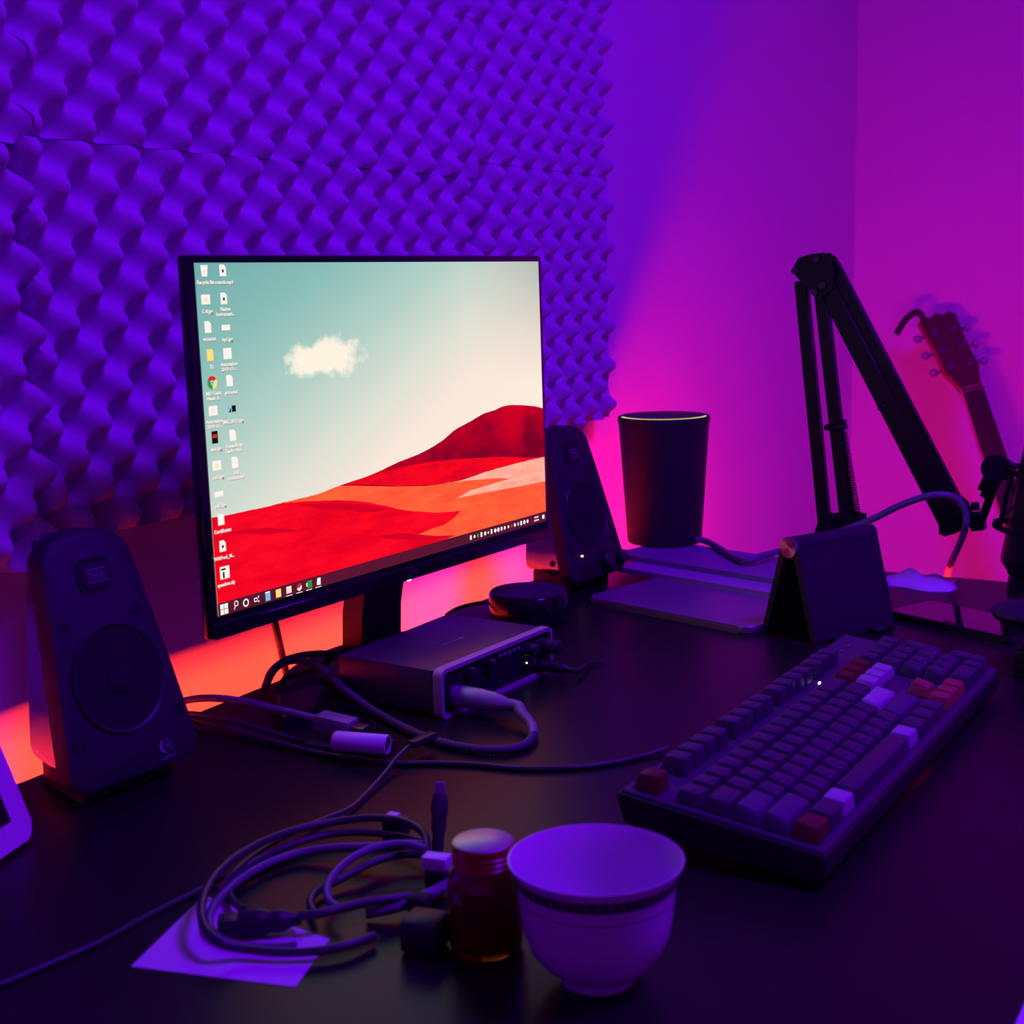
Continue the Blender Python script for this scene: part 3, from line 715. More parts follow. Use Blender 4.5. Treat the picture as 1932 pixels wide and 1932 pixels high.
def ringflat(bm, cx, cy, r0, r1, mtx, a0=0, a1=360, n=24):
    pr = None
    for i in range(n+1):
        a = R(a0+(a1-a0)*i/n); q = [bm.verts.new(mtx @ Vector((cx+rr*math.cos(a), cy+rr*math.sin(a), 0))) for rr in (r0, r1)]
        if pr: bm.faces.new((pr[0], pr[1], q[1], q[0]))
        pr = q
TM = Matrix.Translation((-0.012, 0.056, IH-0.0008))
ringflat(bm, 0, 0.009, 0.0050, 0.0056, TM, -150, 160); ringflat(bm, 0, 0.009, 0.0014, 0.002, TM)
box(bm, (-0.008, 0.010, 0), (0.0006, 0.016, 0.0002), 0, 1, TM)
for i, (a, b) in enumerate(((0, 4), (5, 2), (8, 3), (12, 2), (15, 4), (20, 3), (24, 7))): box(bm, (-0.004+a*0.001+b*0.0005, -0.006, 0), (b*0.001, 0.0028 if i == 6 else 0.0014, 0.0002), 0, 1, TM)
finish('top_print', bm, 'logo', t, 0)['kind'] = 'stuff'
for sx in (-1, 1):
    for y in (0.02, 0.10):
        bm = B(); lathe(bm, [(0.005, -0.0), (0.005, 0.003)], 16, c=(sx*0.07, y, 0)); finish('foot', bm, 'rubber', t)

# ------------------------------------------------------------------ keyboard
KZ = 0.0227          # height of the front top edge above the desk
kb = thing('keyboard', 'full-size dark mechanical keyboard with a few white and red keycaps', 'keyboard', (0.7533, 0.2394, DESK), R(-1.2337))
KT = R(6.4429); KW, KD = 0.440, 0.137
KM = Matrix.Translation((0, 0, KZ)) @ Matrix.Rotation(KT, 4, 'X')
bm = B()   # wedge shaped case: top plate plane tilted, flat underside
cs, sn = math.cos(KT), math.sin(KT)
prof = [(0.004, 0.0035), (0.0, 0.008), (0.0, KZ), (KD*cs, KZ+KD*sn), (KD*cs+0.002, KZ+KD*sn-0.004), (KD*cs-0.004, 0.018), (KD*cs-0.02, 0.014)]
prism(bm, [Vector((0, y, z)) for y, z in prof], (KW, 0, 0))
bmesh.ops.bevel(bm, geom=bm.edges[:], offset=0.0012, segments=1, affect='EDGES')
finish('case', bm, 'blk', kb, 30)
M['plate'] = mat('grey_metal_plate', (0.09, 0.085, 0.10), 0.42, 0.2)
bm = B(); box(bm, (KW/2, KD/2, 0.0009), (KW-0.003, KD-0.003, 0.0018), 0.0008, 1, KM); finish('plate', bm, 'plate', kb, 30)
for x in (0.03, KW-0.03):
    bm = B(); box(bm, (x, KD*cs-0.012, 0.0075), (0.016, 0.008, 0.015), 0.001, 1); finish('rear_foot', bm, 'rubber', kb)
    bm = B(); box(bm, (x, 0.012, 0.002), (0.02, 0.008, 0.004), 0.001, 1); finish('front_foot', bm, 'rubber', kb)
U1 = 0.01905
M['key'] = mat('charcoal_keycap', (0.060, 0.058, 0.068), 0.45)
M['keyw'] = mat('white_keycap', (0.42, 0.4, 0.44), 0.45)
M['keyr'] = mat('dark_red_keycap', (0.14, 0.012, 0.010), 0.45)
M['keyo'] = mat('orange_red_keycap', (0.40, 0.10, 0.06), 0.45)
M['keyg'] = mat('grey_keycap', (0.09, 0.09, 0.11), 0.6)
KH = {0: 0.0088, 1: 0.0088, 2: 0.0082, 3: 0.0078, 4: 0.0074, 5: 0.0100}
key_cache = {}
def key_mesh(w_, row, m_):
    k = (w_, row, m_)
    if k in key_cache: return key_cache[k]
    bm = B(); h = KH[row]*1.06; wx = w_*U1-0.0011; wy = U1-0.0011 if row < 7 else 0
    if row == 9: pass
    tilt = {0: 0.0, 1: 0.0012, 2: 0.0010, 3: 0.0004, 4: -0.0002, 5: -0.0008}[row]
    sec = []
    for f_, z in ((0.0, 0.0), (0.45, h*0.55), (0.9, h*0.94), (1.35, h)):
        ix = 0.0025*f_; iy = 0.0023*f_
        sec.append([bm.verts.new((x, y-0.0006*f_, z+(tilt*(y/(U1/2)) if z > h*0.9 else 0))) for x, y in rrect(wx-2*ix, wy-2*iy, 0.0016, 2)])
    n = len(sec[0]); bm.faces.new(sec[-1])
    for a, b in zip(sec, sec[1:]):
        for i in range(n): bm.faces.new((a[i], a[(i+1) % n], b[(i+1) % n], b[i]))
    bmesh.ops.recalc_face_normals(bm, faces=bm.faces[:])
    me = bpy.data.meshes.new('keycap'); bm.to_mesh(me); bm.free(); me.materials.append(M[m_])
    me.polygons.foreach_set('use_smooth', [True]*len(me.polygons)); me.set_sharp_from_angle(angle=R(40))
    key_cache[k] = me; return me
MX, MY = (KW-22.5*U1)/2, (KD-6.5*U1)/2
tall = {}
def key(x, row, w_=1, m_='key', tall2=False):
    "x in key units from the left; row 0 = bottom row, 5 = function row"
    y = row*U1+(0.5*U1 if row == 5 else 0)
    me = key_mesh(w_, row, m_)
    o = link('keycap', me, kb)
    s2 = Matrix.Scale(2.0, 4, (0, 1, 0)) if tall2 else Matrix.Identity(4)
    o.matrix_local = KM @ Matrix.Translation((MX+(x+w_/2)*U1, MY+y+U1/2+(U1/2 if tall2 else 0), 0.0030)) @ s2
rows = {5: [(0, 1, 'keyr')]+[(2+i, 1) for i in range(4)]+[(6.5+i, 1) for i in range(4)]+[(11+i, 1) for i in range(4)],
        4: [(i, 1) for i in range(13)]+[(13, 2)],
        3: [(0, 1.5)]+[(1.5+i, 1) for i in range(12)]+[(13.5, 1.5)],
        2: [(0, 1.75, 'keyg')]+[(1.75+i, 1) for i in range(11)]+[(12.75, 2.25, 'keyw')],
        1: [(0, 2.25, 'keyg')]+[(2.25+i, 1) for i in range(10)]+[(12.25, 2.75, 'keyg')],
        0: [(0, 1.25, 'keyr'), (1.25, 1.25), (2.5, 1.25, 'keyw'), (3.75, 6.25), (10, 1.25, 'keyw'), (11.25, 1.25), (12.5, 1.25), (13.75, 1.25)]}
for r_, L in rows.items():
    for q in L: key(q[0], r_, q[1], q[2] if len(q) > 2 else 'key')
for i in range(3):
    key(15.25+i, 5); key(15.25+i, 4, 1, 'keyr' if i < 3 else 'key'); key(15.25+i, 3, 1, 'keyw'); key(15.25+i, 0, 1, 'keyo')
key(16.25, 1, 1, 'keyo')
for i in range(4): key(18.5+i, 4)
for i in range(3): key(18.5+i, 3); key(18.5+i, 2); key(18.5+i, 1)
key(18.5, 0, 2); key(20.5, 0); key(21.5, 2, 1, 'key', True); key(21.5, 0, 1, 'key', True)
for i in range(3):
    bm = B(); box(bm, (MX+(19.0+i*0.9)*U1, MY+6.0*U1, 0.0025), (0.004, 0.002, 0.0016), 0.0003, 1, KM); finish('status_window', bm, 'greyp', kb, 0)
bm = B(); q_ = KM.inverted() @ (Matrix.Translation((0.7533, 0.2394, DESK)) @ Matrix.Rotation(R(-1.2337), 4, 'Z')).inverted() @ gz(1613, 1233.5, 0.044)
box(bm, (14.9*U1+MX, MY+5.25*U1, 0.0026), (0.0026, 0.0016, 0.0020), 0.0003, 1, KM); finish('status_light', bm, emis('status_light', (1, 1, 1), 2.5), kb, 0)

# ------------------------------------------------------------------ cup, jar
t = thing('cup', 'white porcelain cup with a dark patterned band and thin line', 'cup', (0.601, 0.3115, DESK))
prof = [(0.0165, 0.0), (0.0195, 0.0005), (0.0200, 0.0045), (0.0215, 0.006), (0.0285, 0.0105), (0.0345, 0.018), (0.0380, 0.028), (0.0398, 0.040), (0.0410, 0.052), (0.0425, 0.060), (0.0452, 0.0655), (0.0454, 0.0663), (0.0448, 0.0664), (0.0420, 0.0608), (0.0400, 0.052), (0.0388, 0.040), (0.0370, 0.029), (0.0335, 0.020), (0.0275, 0.0130), (0.018, 0.0105), (0.0, 0.0095)]
bm = B(); lathe(bm, prof, 72); finish('body', bm, 'porc', t, 60)
# printed band: flat dark ring with a checker of little flowers
bandm = bpy.data.materials.new('printed_band'); bandm.use_nodes = True
nt = bandm.node_tree; N = nt.nodes; LK = nt.links
uv = nd('ShaderNodeUVMap'); mpn = nd('ShaderNodeMapping'); mpn.inputs['Scale'].default_value = (44, 1, 1); LK.new(uv.outputs[0], mpn.inputs[0])
sx = nd('ShaderNodeSeparateXYZ'); LK.new(mpn.outputs[0], sx.inputs[0])
fx = mth('SUBTRACT', mth('FRACT', sx.outputs[0]), 0.5); fy_ = mth('SUBTRACT', sx.outputs[1], 0.5)
d2 = mth('SQRT', mth('ADD', mth('MULTIPLY', fx, fx), mth('MULTIPLY', mth('MULTIPLY', fy_, fy_), 0.55)))
spot = mth('LESS_THAN', d2, 0.24); core = mth('LESS_THAN', d2, 0.10)
c1 = mixc(spot, (0.035, 0.03, 0.05), (0.20, 0.13, 0.16)); c1 = mixc(core, c1, (0.30, 0.06, 0.08))
LK.new(c1, N['Principled BSDF'].inputs['Base Color']); N['Principled BSDF'].inputs['Roughness'].default_value = 0.3
bm = B(); ul = bm.loops.layers.uv.new('UVMap'); pr = None; n = 88
for i in range(n+1):
    a = 2*PI*i/n; q = [bm.verts.new((r_*math.cos(a), r_*math.sin(a), z)) for r_, z in ((0.04155, 0.0548), (0.0432, 0.0610))]
    if pr:
        f = bm.faces.new((pr[0], q[0], q[1], pr[1]))
        for l, uvv in zip(f.loops, (((i-1)/n, 0), (i/n, 0), (i/n, 1), ((i-1)/n, 1))): l[ul].uv = uvv
    pr = q
finish('pattern_band', bm, bandm, t, 60)
bm = B(); lathe(bm, [(0.04055, 0.0476), (0.0407, 0.0479), (0.0407, 0.0482), (0.0406, 0.0485)], 72, cap=False); finish('thin_line', bm, mat('thin_line_print', (0.2, 0.12, 0.2), 0.3), t)

t = thing('jar', 'small amber glass jar with a pale metal lid beside the cup', 'jar', (0.604, 0.3815, DESK))
M['amber'] = mat('amber_glass', (0.55, 0.10, 0.015), 0.08, Transmission_Weight=0.85, IOR=1.45)
bm = B(); lathe(bm, [(0.012, 0.0), (0.0175, 0.0), (0.0200, 0.003), (0.0204, 0.006), (0.0204, 0.037), (0.0196, 0.0415), (0.0165, 0.0455), (0.0158, 0.047), (0.0158, 0.054), (0.0140, 0.054), (0.0140, 0.046), (0.0176, 0.040), (0.0184, 0.036), (0.0184, 0.006), (0.015, 0.003), (0.0, 0.003)], 44, cap=False); finish('glass', bm, 'amber', t)
bm = B(); lathe(bm, [(0.0, 0.0035), (0.0178, 0.0062), (0.0178, 0.028), (0.0, 0.0285)], 32); finish('contents', bm, mat('brown_contents', (0.05, 0.018, 0.012), 0.8), t)
bm = B(); lathe(bm, [(0.0162, 0.0475), (0.0168, 0.0478), (0.0168, 0.0575), (0.0172, 0.059), (0.0170, 0.0603), (0.0158, 0.0606)], 44); lid = finish('lid', bm, mat('amber_lid', (0.5, 0.12, 0.03), 0.3, 0.2), t)
bm = B(); lathe(bm, [(0.0164, 0.0604), (0.0166, 0.0609), (0.0160, 0.0613), (0.0, 0.0612)], 40); finish('lid_disc', bm, mat('pale_metal', (0.72, 0.7, 0.58), 0.42, 0.85, var=(120, (0.45, 0.44, 0.5))), lid)
for z in (0.0495, 0.0525, 0.0555):
    bm = B(); lathe(bm, [(0.0167, z-0.0006), (0.0174, z), (0.0167, z+0.0006)], 44, cap=False); finish('thread', bm, mat('amber_thread', (0.5, 0.12, 0.03), 0.3), lid)

# ------------------------------------------------------------------ papers
def sheet(name, pts, label, cat, th=0.0004, z=0.0):
    bm = B(); P = [gz(x, y, z+th) for x, y in pts]
    prism(bm, [Vector((p.x, p.y, DESK+z)) for p in P], (0, 0, th))
    return tag(world_obj(name, bm, 'paper', 0), label, cat)
sheet('paper_note', [(247, 1823), (557, 1862), (622, 1772), (385, 1689)], 'blank white paper note lying under the coiled cables', 'paper')
sheet('paper_sheet', [(1910, 1945), (1938, 1880), (2010, 1900), (1980, 1990)], 'white paper corner showing beyond the keyboard front', 'paper')

# ------------------------------------------------------------------ folding phone stand
t = thing('phone_stand', 'black folding phone stand shaped like an upside-down V with shiny hinge caps', 'phone stand', (1.3555, 0.4305, DESK), math.atan2(-0.435, 0.9))
PW_, HH = 0.115, 0.092
for sgn, nm in ((-1, 'front_panel'), (1, 'rear_panel')):
    bm = B()
    y1 = sgn*0.036
    th = 0.0045
    prism(bm, [Vector((0, y, z)) for y, z in ((sgn*0.0102, HH+0.001), (y1, 0.004), (y1, 0.0), (y1-sgn*0.006, 0.0), (y1-sgn*0.0055, 0.004), (sgn*0.005, HH-0.003))], (PW_, 0, 0), Matrix.Translation((-PW_/2, 0, 0)))
    bmesh.ops.bevel(bm, geom=bm.edges[:], offset=0.0007, segments=1, affect='EDGES')
    finish(nm, bm, 'blk2', t, 30)
bm = B(); cyl(bm, (-PW_/2+0.001, 0, HH), (PW_/2-0.001, 0, HH), 0.0105, None, 32); finish('hinge_tube', bm, 'blk2', t)
M['spun'] = mat('spun_metal', (0.75, 0.7, 0.68), 0.30, 1.0, Anisotropic=0.9)
_n = M['spun'].node_tree; tg = _n.nodes.new('ShaderNodeTangent'); tg.direction_type = 'RADIAL'; tg.axis = 'X'; _n.links.new(tg.outputs[0], _n.nodes['Principled BSDF'].inputs['Tangent'])
for sx_ in (-1, 1):
    bm = B(); lathe(bm, [(0.0112, 0), (0.0112, 0.0018), (0.0105, 0.0026), (0.004, 0.0022), (0.0, 0.0020)], 40, axis=Matrix.Translation((sx_*(PW_/2-0.001), 0, HH)) @ Matrix.Rotation(sx_*PI/2, 4, 'Y')); finish('hinge_cap', bm, 'spun', t)
for sx_ in (-1, 1):
    bm = B(); box(bm, (sx_*0.028, -0.0415, 0.0035), (0.018, 0.011, 0.003), 0.001, 1); finish('phone_rest', bm, 'blk2', t)

# ------------------------------------------------------------------ smartphone lying flat
p0 = gz(1690, 1155, 0.008); p1 = gz(1905, 1203, 0.008); dv = (p1-p0).normalized()
t = thing('smartphone', 'flat glossy black smartphone lying behind the keyboard', 'phone', (p0.x, p0.y, DESK), math.atan2(dv.y, dv.x))
bm = B(); prism(bm, [Vector((x, y, 0)) for x, y in rrect(0.150, 0.073, 0.009, 6, 0.062, 0.0365)], (0, 0, 0.0076))
bmesh.ops.bevel(bm, geom=[e for e in bm.edges if abs(e.verts[0].co.z-e.verts[1].co.z) < 1e-6], offset=0.0014, segments=2, affect='EDGES'); finish('body', bm, 'blk', t, 35)
bm = B(); prism(bm, [Vector((x, y, 0.0076)) for x, y in rrect(0.1465, 0.0695, 0.007, 6, 0.062, 0.0365)], (0, 0, 0.0004)); finish('screen_glass', bm, mat('screen_glass', (0.004, 0.004, 0.005), 0.06, spec=0.9), t)

# ------------------------------------------------------------------ crumpled tissue
bm = B(); g = []
tis = gz(1708, 1094, 0.004)
for j in range(13):
    row = []
    for i in range(13):
        a, b = i/12-0.5, j/12-0.5
        e = max(0, 1-(abs(a*2)**3+abs(b*2)**3))
        z = 0.0006+0.55*e*(0.012+0.007*math.sin(a*9+b*5)+0.005*math.sin(b*13-a*4)+0.004*math.sin(a*21))
        row.append(bm.verts.new((a*0.07+0.006*math.sin(b*7), b*0.08+0.005*math.sin(a*6), max(0.0004, z))))
    g.append(row)
for j in range(12):
    for i in range(12): bm.faces.new((g[j][i], g[j][i+1], g[j+1][i+1], g[j+1][i]))
bot_ = [[bm.verts.new((v.co.x, v.co.y, 0)) for v in r] for r in (g[0], g[-1])]
loop = g[0]+[r[-1] for r in g[1:]]+g[-1][-2::-1]+[r[0] for r in g[-2:0:-1]]
for r in bot_:
    for v in r: bm.verts.remove(v)
lo_ = [bm.verts.new((v.co.x, v.co.y, 0)) for v in loop]; n = len(loop)
for i in range(n): bm.faces.new((loop[i], loop[(i+1) % n], lo_[(i+1) % n], lo_[i]))
bm.faces.new(lo_)
tag(finish('tissue', bm, 'paper', None, 60, (1.606, 0.402, DESK)), 'crumpled white tissue on the desk behind the phone stand', 'tissue')

# ------------------------------------------------------------------ boom arm with microphone
AX = 1.605
def A(px, py, dx=0.0): return gx(px, py, AX+dx)
base = A(1582, 1000)
t = arm = thing('boom_arm', 'black folding microphone boom arm clamped at the desk side', 'boom arm', (AX, base.y, DESK))
O = Vector((AX, base.y, DESK))
def bar(bm, a, b, w_, d_):
    a = Vector(a)-O; b = Vector(b)-O; L = (b-a).length
    v = (b-a).normalized(); X = Vector((1, 0, 0)); s_ = v.cross(X).normalized(); X = s_.cross(v)
    mt = Matrix((X, s_, v)).transposed().to_4x4(); mt.translation = (a+b)/2
    box(bm, (0, 0, 0), (d_, w_, L), 0.0012, 1, mt)
bm = B(); box(bm, (0.0225, 0, -0.012), (0.055, 0.05, 0.060), 0.003, 1); box(bm, (0.0, 0, -0.016), (0.062, 0.056, 0.022), 0, 1)
bm.free(); bm = B()
# C-clamp around the desk edge: upper jaw, spine, lower jaw, screw
box(bm, (0.030, 0, 0.005), (0.070, 0.046, 0.010), 0.002, 1); box(bm, (0.0595, 0, -0.030), (0.010, 0.046, 0.080), 0.002, 1); box(bm, (0.034, 0, -0.066), (0.060, 0.040, 0.009), 0.002, 1)
finish('clamp', bm, 'dmetal', t)
bm = B(); cyl(bm, (0.018, 0, -0.085), (0.018, 0, -0.026), 0.005); cyl(bm, (0.018, 0, -0.030), (0.018, 0, -0.0235), 0.014); cyl(bm, (-0.012, 0, -0.082), (0.048, 0, -0.082), 0.004); finish('clamp_screw', bm, 'dmetal', t)
hb = base.z-DESK
bm = B(); cyl(bm, (0.006, 0, 0.009), (0.004, 0, hb-0.010), 0.009); finish('post', bm, 'dmetal', t)
bm = B(); bk = [A(x, y)-O for x, y in ((1542, 1002), (1552, 972), (1600, 968), (1630, 972), (1622, 1002), (1590, 1012))]
prism(bm, [Vector((-0.012, p.y, p.z)) for p in bk], (0.004, 0, 0)); prism(bm, [Vector((0.010, p.y, p.z)) for p in bk], (0.004, 0, 0)); box(bm, (0.001, bk[2].y, hb-0.006), (0.024, 0.016, 0.012), 0, 1); finish('base_bracket', bm, 'dmetal', t)
for a, b in (((1512, 530), (1556, 985)), ((1549, 545), (1598, 978))):
    bm = B(); bar(bm, A(*a), A(*b), 0.0150, 0.012); finish('lower_bar', bm, 'dmetal', t)
for a, b, w_ in (((1550, 520), (1790, 985), 0.0215), ((1571, 495), (1813, 962), 0.0130)):
    bm = B(); bar(bm, A(*a, 0.0), A(*b, 0.0), w_, 0.012); finish('upper_bar', bm, 'dmetal', t)
bm = B(); pl = [A(x, y)-O for x, y in ((1501, 508), (1512, 487), (1536, 479), (1560, 477), (1574, 486), (1580, 512), (1576, 545), (1556, 560), (1534, 548), (1508, 522))]
for xx in (-0.0115, 0.0075): prism(bm, [Vector((xx, p.y, p.z)) for p in pl], (0.004, 0, 0))
finish('elbow_plates', bm, 'dmetal', t)['kind'] = 'stuff'
for x, y in ((1507, 511), (1547, 488), (1558, 538), (1543, 551)):
    p = A(x, y)-O; bm = B(); cyl(bm, (-0.0145, p.y, p.z), (0.0135, p.y, p.z), 0.0042, None, 14); finish('bolt', bm, 'blk', t)
# spring, collar and hook
bm = B(); a_ = A(1590, 812)-O; b_ = A(1616, 966)-O
hp = []; turns = 34
for i in range(turns*8+1):
    u = i/(turns*8); c = a_.lerp(b_, u); an = 2*PI*turns*u
    hp.append(c+Vector((0.0042*math.cos(an), 0.0042*math.sin(an), 0)))
tube(bm, hp, 0.0011, 5, 0); finish('spring', bm, 'dmetal', t)
bm = B(); p = A(1577, 806)-O; box(bm, p, (0.020, 0.024, 0.007), 0.002, 1); box(bm, A(1590, 800)-O, (0.008, 0.008, 0.010), 0.001, 1); finish('collar', bm, 'dmetal', t)
bm = B(); hk = [A(x, y)-O for x, y in ((1600, 975), (1612, 966), (1619, 968), (1621, 974), (1617, 979))]; tube(bm, hk, 0.0016, 6, 5); finish('spring_hook', bm, 'dmetal', t)
bm = B(); p = A(1666, 768)-O; box(bm, p, (0.016, 0.010, 0.008), 0.002, 1); finish('cable_clip', bm, 'dmetal', t)
# end bracket, swivel, stem, shock-mount joint
bm = B(); pl = [A(x, y)-O for x, y in ((1772, 950), (1779, 933), (1806, 934), (1823, 949), (1831, 969), (1831, 992), (1808, 1003), (1787, 1009), (1776, 1004), (1776, 990))]
for xx in (-0.012, 0.008): prism(bm, [Vector((xx, p.y, p.z)) for p in pl], (0.004, 0, 0))
q2 = [(p-pl[6])*0.7+pl[6] for p in pl]; prism(bm, [Vector((-0.008, p.y, p.z)) for p in q2], (0.016, 0, 0))
finish('end_bracket', bm, 'dmetal', t)
bm = B(); bar(bm, A(1842, 966), A(1847, 1000), 0.0155, 0.016); bar(bm, A(1826, 984), A(1846, 984), 0.012, 0.012); finish('swivel', bm, 'dmetal', t)
bm = B(); p = A(1840, 962); q = A(1840, 948); cyl(bm, p-O, q-O, 0.0055, 0.0045, 12); finish('thumb_screw', bm, 'blk', t)
bm = B(); cyl(bm, A(1849, 990)-O, A(1873, 925)-O, 0.0048, None, 14); finish('stem', bm, 'dmetal', t)

MX0 = A(1905, 1010)
t = thing('microphone', 'black studio microphone in a spider shock mount on the boom arm', 'microphone', tuple(A(1895, 1092)))
O = Vector(A(1895, 1092))
bm = B(); bar(bm, A(1862, 928), A(1884, 884), 0.020, 0.020); cyl(bm, A(1859, 920)-O, A(1874, 929)-O, 0.011, None, 16); finish('mount_joint', bm, 'dmetal', t)
bm = B(); cyl(bm, A(1878, 884, -0.014)-O, A(1878, 884, 0.014)-O, 0.0155, None, 24); bar(bm, A(1885, 876), A(1912, 893), 0.018, 0.018); finish('mount_knuckle', bm, 'dmetal', t)
mid = A(1944, 985)
axis = (A(1962, 900)-A(1926, 1060)).normalized()
QM = align(mid-O, axis)
bm = B(); lathe(bm, [(0.036, 0.052), (0.039, 0.052), (0.039, 0.058), (0.036, 0.058), (0.036, 0.052)], 36, axis=QM, cap=False); lathe(bm, [(0.036, -0.012), (0.039, -0.012), (0.039, -0.006), (0.036, -0.006), (0.036, -0.012)], 36, axis=QM, cap=False)
for k in range(4):
    a = R(45+90*k); cyl(bm, QM @ Vector((0.0375*math.cos(a), 0.0375*math.sin(a), -0.009)), QM @ Vector((0.0375*math.cos(a), 0.0375*math.sin(a), 0.055)), 0.0028, None, 8)
finish('shock_mount_cage', bm, 'dmetal', t)
for k in range(8):
    a = R(22+45*k); z = 0.055 if k % 2 else -0.009
    bm = B(); cyl(bm, QM @ Vector((0.0375*math.cos(a), 0.0375*math.sin(a), z)), QM @ Vector((0.0225*math.cos(a+0.4), 0.0225*math.sin(a+0.4), 0.02)), 0.0014, None, 6); finish('elastic_cord', bm, 'rubber', t)
bm = B(); lathe(bm, [(0.0, -0.062), (0.012, -0.062), (0.014, -0.058), (0.0215, -0.050), (0.023, -0.045), (0.023, 0.050), (0.024, 0.054), (0.024, 0.098), (0.020, 0.112), (0.0, 0.116)], 32, axis=QM); finish('body', bm, 'blk', t)
bm = B(); cyl(bm, QM @ Vector((0, 0, -0.060)), QM @ Vector((0, 0, -0.086)), 0.0105, 0.009, 20); finish('plug', bm, 'blk', t)

# ------------------------------------------------------------------ guitar leaning in the corner
Nn = gx(1826, 748, 2.93); Lo = gx(1928, 1060, 2.88); gv = (Nn-Lo).normalized()
Bt = Lo-gv*(Lo.z/gv.z)
gw = Vector((-math.cos(R(42)), -math.sin(R(42)), 0)); gw = (gw-gv*gw.dot(gv)).normalized(); gu = gv.cross(gw).normalized()   # gw faces the room
GMt = Matrix((gu, gw, gv)).transposed().to_4x4(); GMt.translation = Bt+Vector((0, 0, 0.004))
NL = (Nn-Bt).length
t = thing('guitar', 'acoustic guitar with a wooden headstock leaning in the room corner', 'guitar', tuple(Bt))
t.matrix_world = GMt
def P3(u, w_, v): return Vector((u, w_, v))
half = [(0.0, 0.0), (0.09, 0.004), (0.16, 0.035), (0.197, 0.095), (0.200, 0.150), (0.180, 0.215), (0.150, 0.270), (0.136, 0.310), (0.138, 0.355), (0.145, 0.400), (0.142, 0.445), (0.118, 0.485), (0.075, 0.505), (0.0, 0.510)]
sp_ = [(p.x, p.y) for p in spline([(a, b, 0) for a, b in half], 4)]
out_ = sp_+[(-a, b) for a, b in sp_[-2:0:-1]]
bm = B(); prism(bm, [P3(a, -0.075, b+0.004) for a, b in out_], (0, 0.095, 0)); finish('body', bm, 'wood', t, 40)
bm = B(); prism(bm, [P3(a*0.985, 0.0202, 0.25+(b-0.25)*0.985+0.004) for a, b in out_], (0, 0.002, 0)); finish('top_board', bm, 'spruce', t, 40)
bm = B(); lathe(bm, [(0.05, 0), (0.05, 0.001), (0.0, 0.001)], 32, axis=Matrix.Translation((0, 0.0222, 0.36)) @ Matrix.Rotation(-PI/2, 4, 'X')); finish('sound_hole', bm, 'deep', t)
bm = B(); box(bm, (0, 0.027, 0.185), (0.15, 0.010, 0.028), 0.003, 1); finish('bridge', bm, 'rose', t)
bm = B()   # neck: rounded back, from body to nut
secs = []
for v_, wd, dp in ((0.495, 0.058, 0.030), (0.60, 0.058, 0.030), (NL-0.01, 0.048, 0.026), (NL+0.012, 0.048, 0.022)):
    ring_ = [bm.verts.new(P3(wd/2*math.cos(R(a)), 0.024+dp*math.sin(R(a)), v_)) for a in (180, 205, 230, 255, 285, 310, 335, 360)]
    secs.append(ring_)
for a, b in zip(secs, secs[1:]):
    n = len(a)
    for i in range(n): bm.faces.new((a[i], a[(i+1) % n], b[(i+1) % n], b[i]))
bm.faces.new(secs[0]); bm.faces.new(secs[-1])
finish('neck', bm, mat('pale_neck_wood', (0.8, 0.55, 0.32), 0.4), t, 40)
bm = B()
prism(bm, [P3(-0.029, 0.0242, 0.41), P3(0.029, 0.0242, 0.41), P3(0.0215, 0.0242, NL), P3(-0.0215, 0.0242, NL)], (0, 0.006, 0)); fb = finish('fretboard', bm, 'rose', t, 30)
for k in range(1, 15):
    v_ = NL-0.65*(1-2**(-k/12)); w_ = 0.0215+(NL-v_)/(NL-0.41)*0.0075
    bm = B(); box(bm, (0, 0.0306, v_), (2*w_-0.001, 0.0012, 0.0018), 0, 1); finish('fret', bm, 'nickel', fb)
bm = B(); box(bm, (0, 0.030, NL+0.002), (0.044, 0.010, 0.005), 0.001, 1); finish('nut', bm, mat('dark_bone', (0.2, 0.17, 0.14), 0.5), t)
# headstock tilted slightly back
HM = Matrix.Translation((0, 0.024, NL+0.004)) @ Matrix.Rotation(R(15), 4, 'X')
ho = [(-0.022, 0.0), (-0.029, 0.028), (-0.0385, 0.052), (-0.036, 0.10), (-0.040, 0.150), (-0.0415, 0.178), (-0.030, 0.186), (-0.012, 0.182), (0.0, 0.190), (0.012, 0.182), (0.030, 0.186), (0.0415, 0.178), (0.040, 0.150), (0.036, 0.10), (0.0385, 0.052), (0.029, 0.028), (0.022, 0.0)]
bm = B(); prism(bm, [Vector((a, -0.014, b)) for a, b in ho], (0, 0.014, 0), HM); finish('headstock', bm, mat('headstock_wood', (0.5, 0.2, 0.06), 0.4), t, 30)
bm = B(); prism(bm, [Vector((a*0.98, 0.0001, b)) for a, b in ho], (0, 0.0016, 0), HM); finish('head_veneer', bm, mat('dark_veneer', (0.10, 0.05, 0.035), 0.4), t, 30)
for k in range(3):
    for s_ in (-1, 1):
        v_ = 0.060+0.042*k
        bm = B(); cyl(bm, HM @ Vector((s_*0.022, 0.001, v_)), HM @ Vector((s_*0.022, 0.012, v_)), 0.0036, None, 12); cyl(bm, HM @ Vector((s_*0.022, 0.001, v_)), HM @ Vector((s_*0.022, 0.003, v_)), 0.0065, None, 16); finish('tuner_post', bm, 'steel', t)
        bm = B(); cyl(bm, HM @ Vector((s_*0.037, -0.008, v_)), HM @ Vector((s_*0.050, -0.008, v_)), 0.0028, None, 10); lathe(bm, [(0.0, 0.0), (0.006, 0.001), (0.0085, 0.006), (0.008, 0.012), (0.004, 0.016), (0.0, 0.0165)], 16, axis=HM @ Matrix.Translation((s_*0.049, -0.008, v_)) @ Matrix.Rotation(s_*PI/2, 4, 'Y')); finish('tuning_peg', bm, 'steel', t)
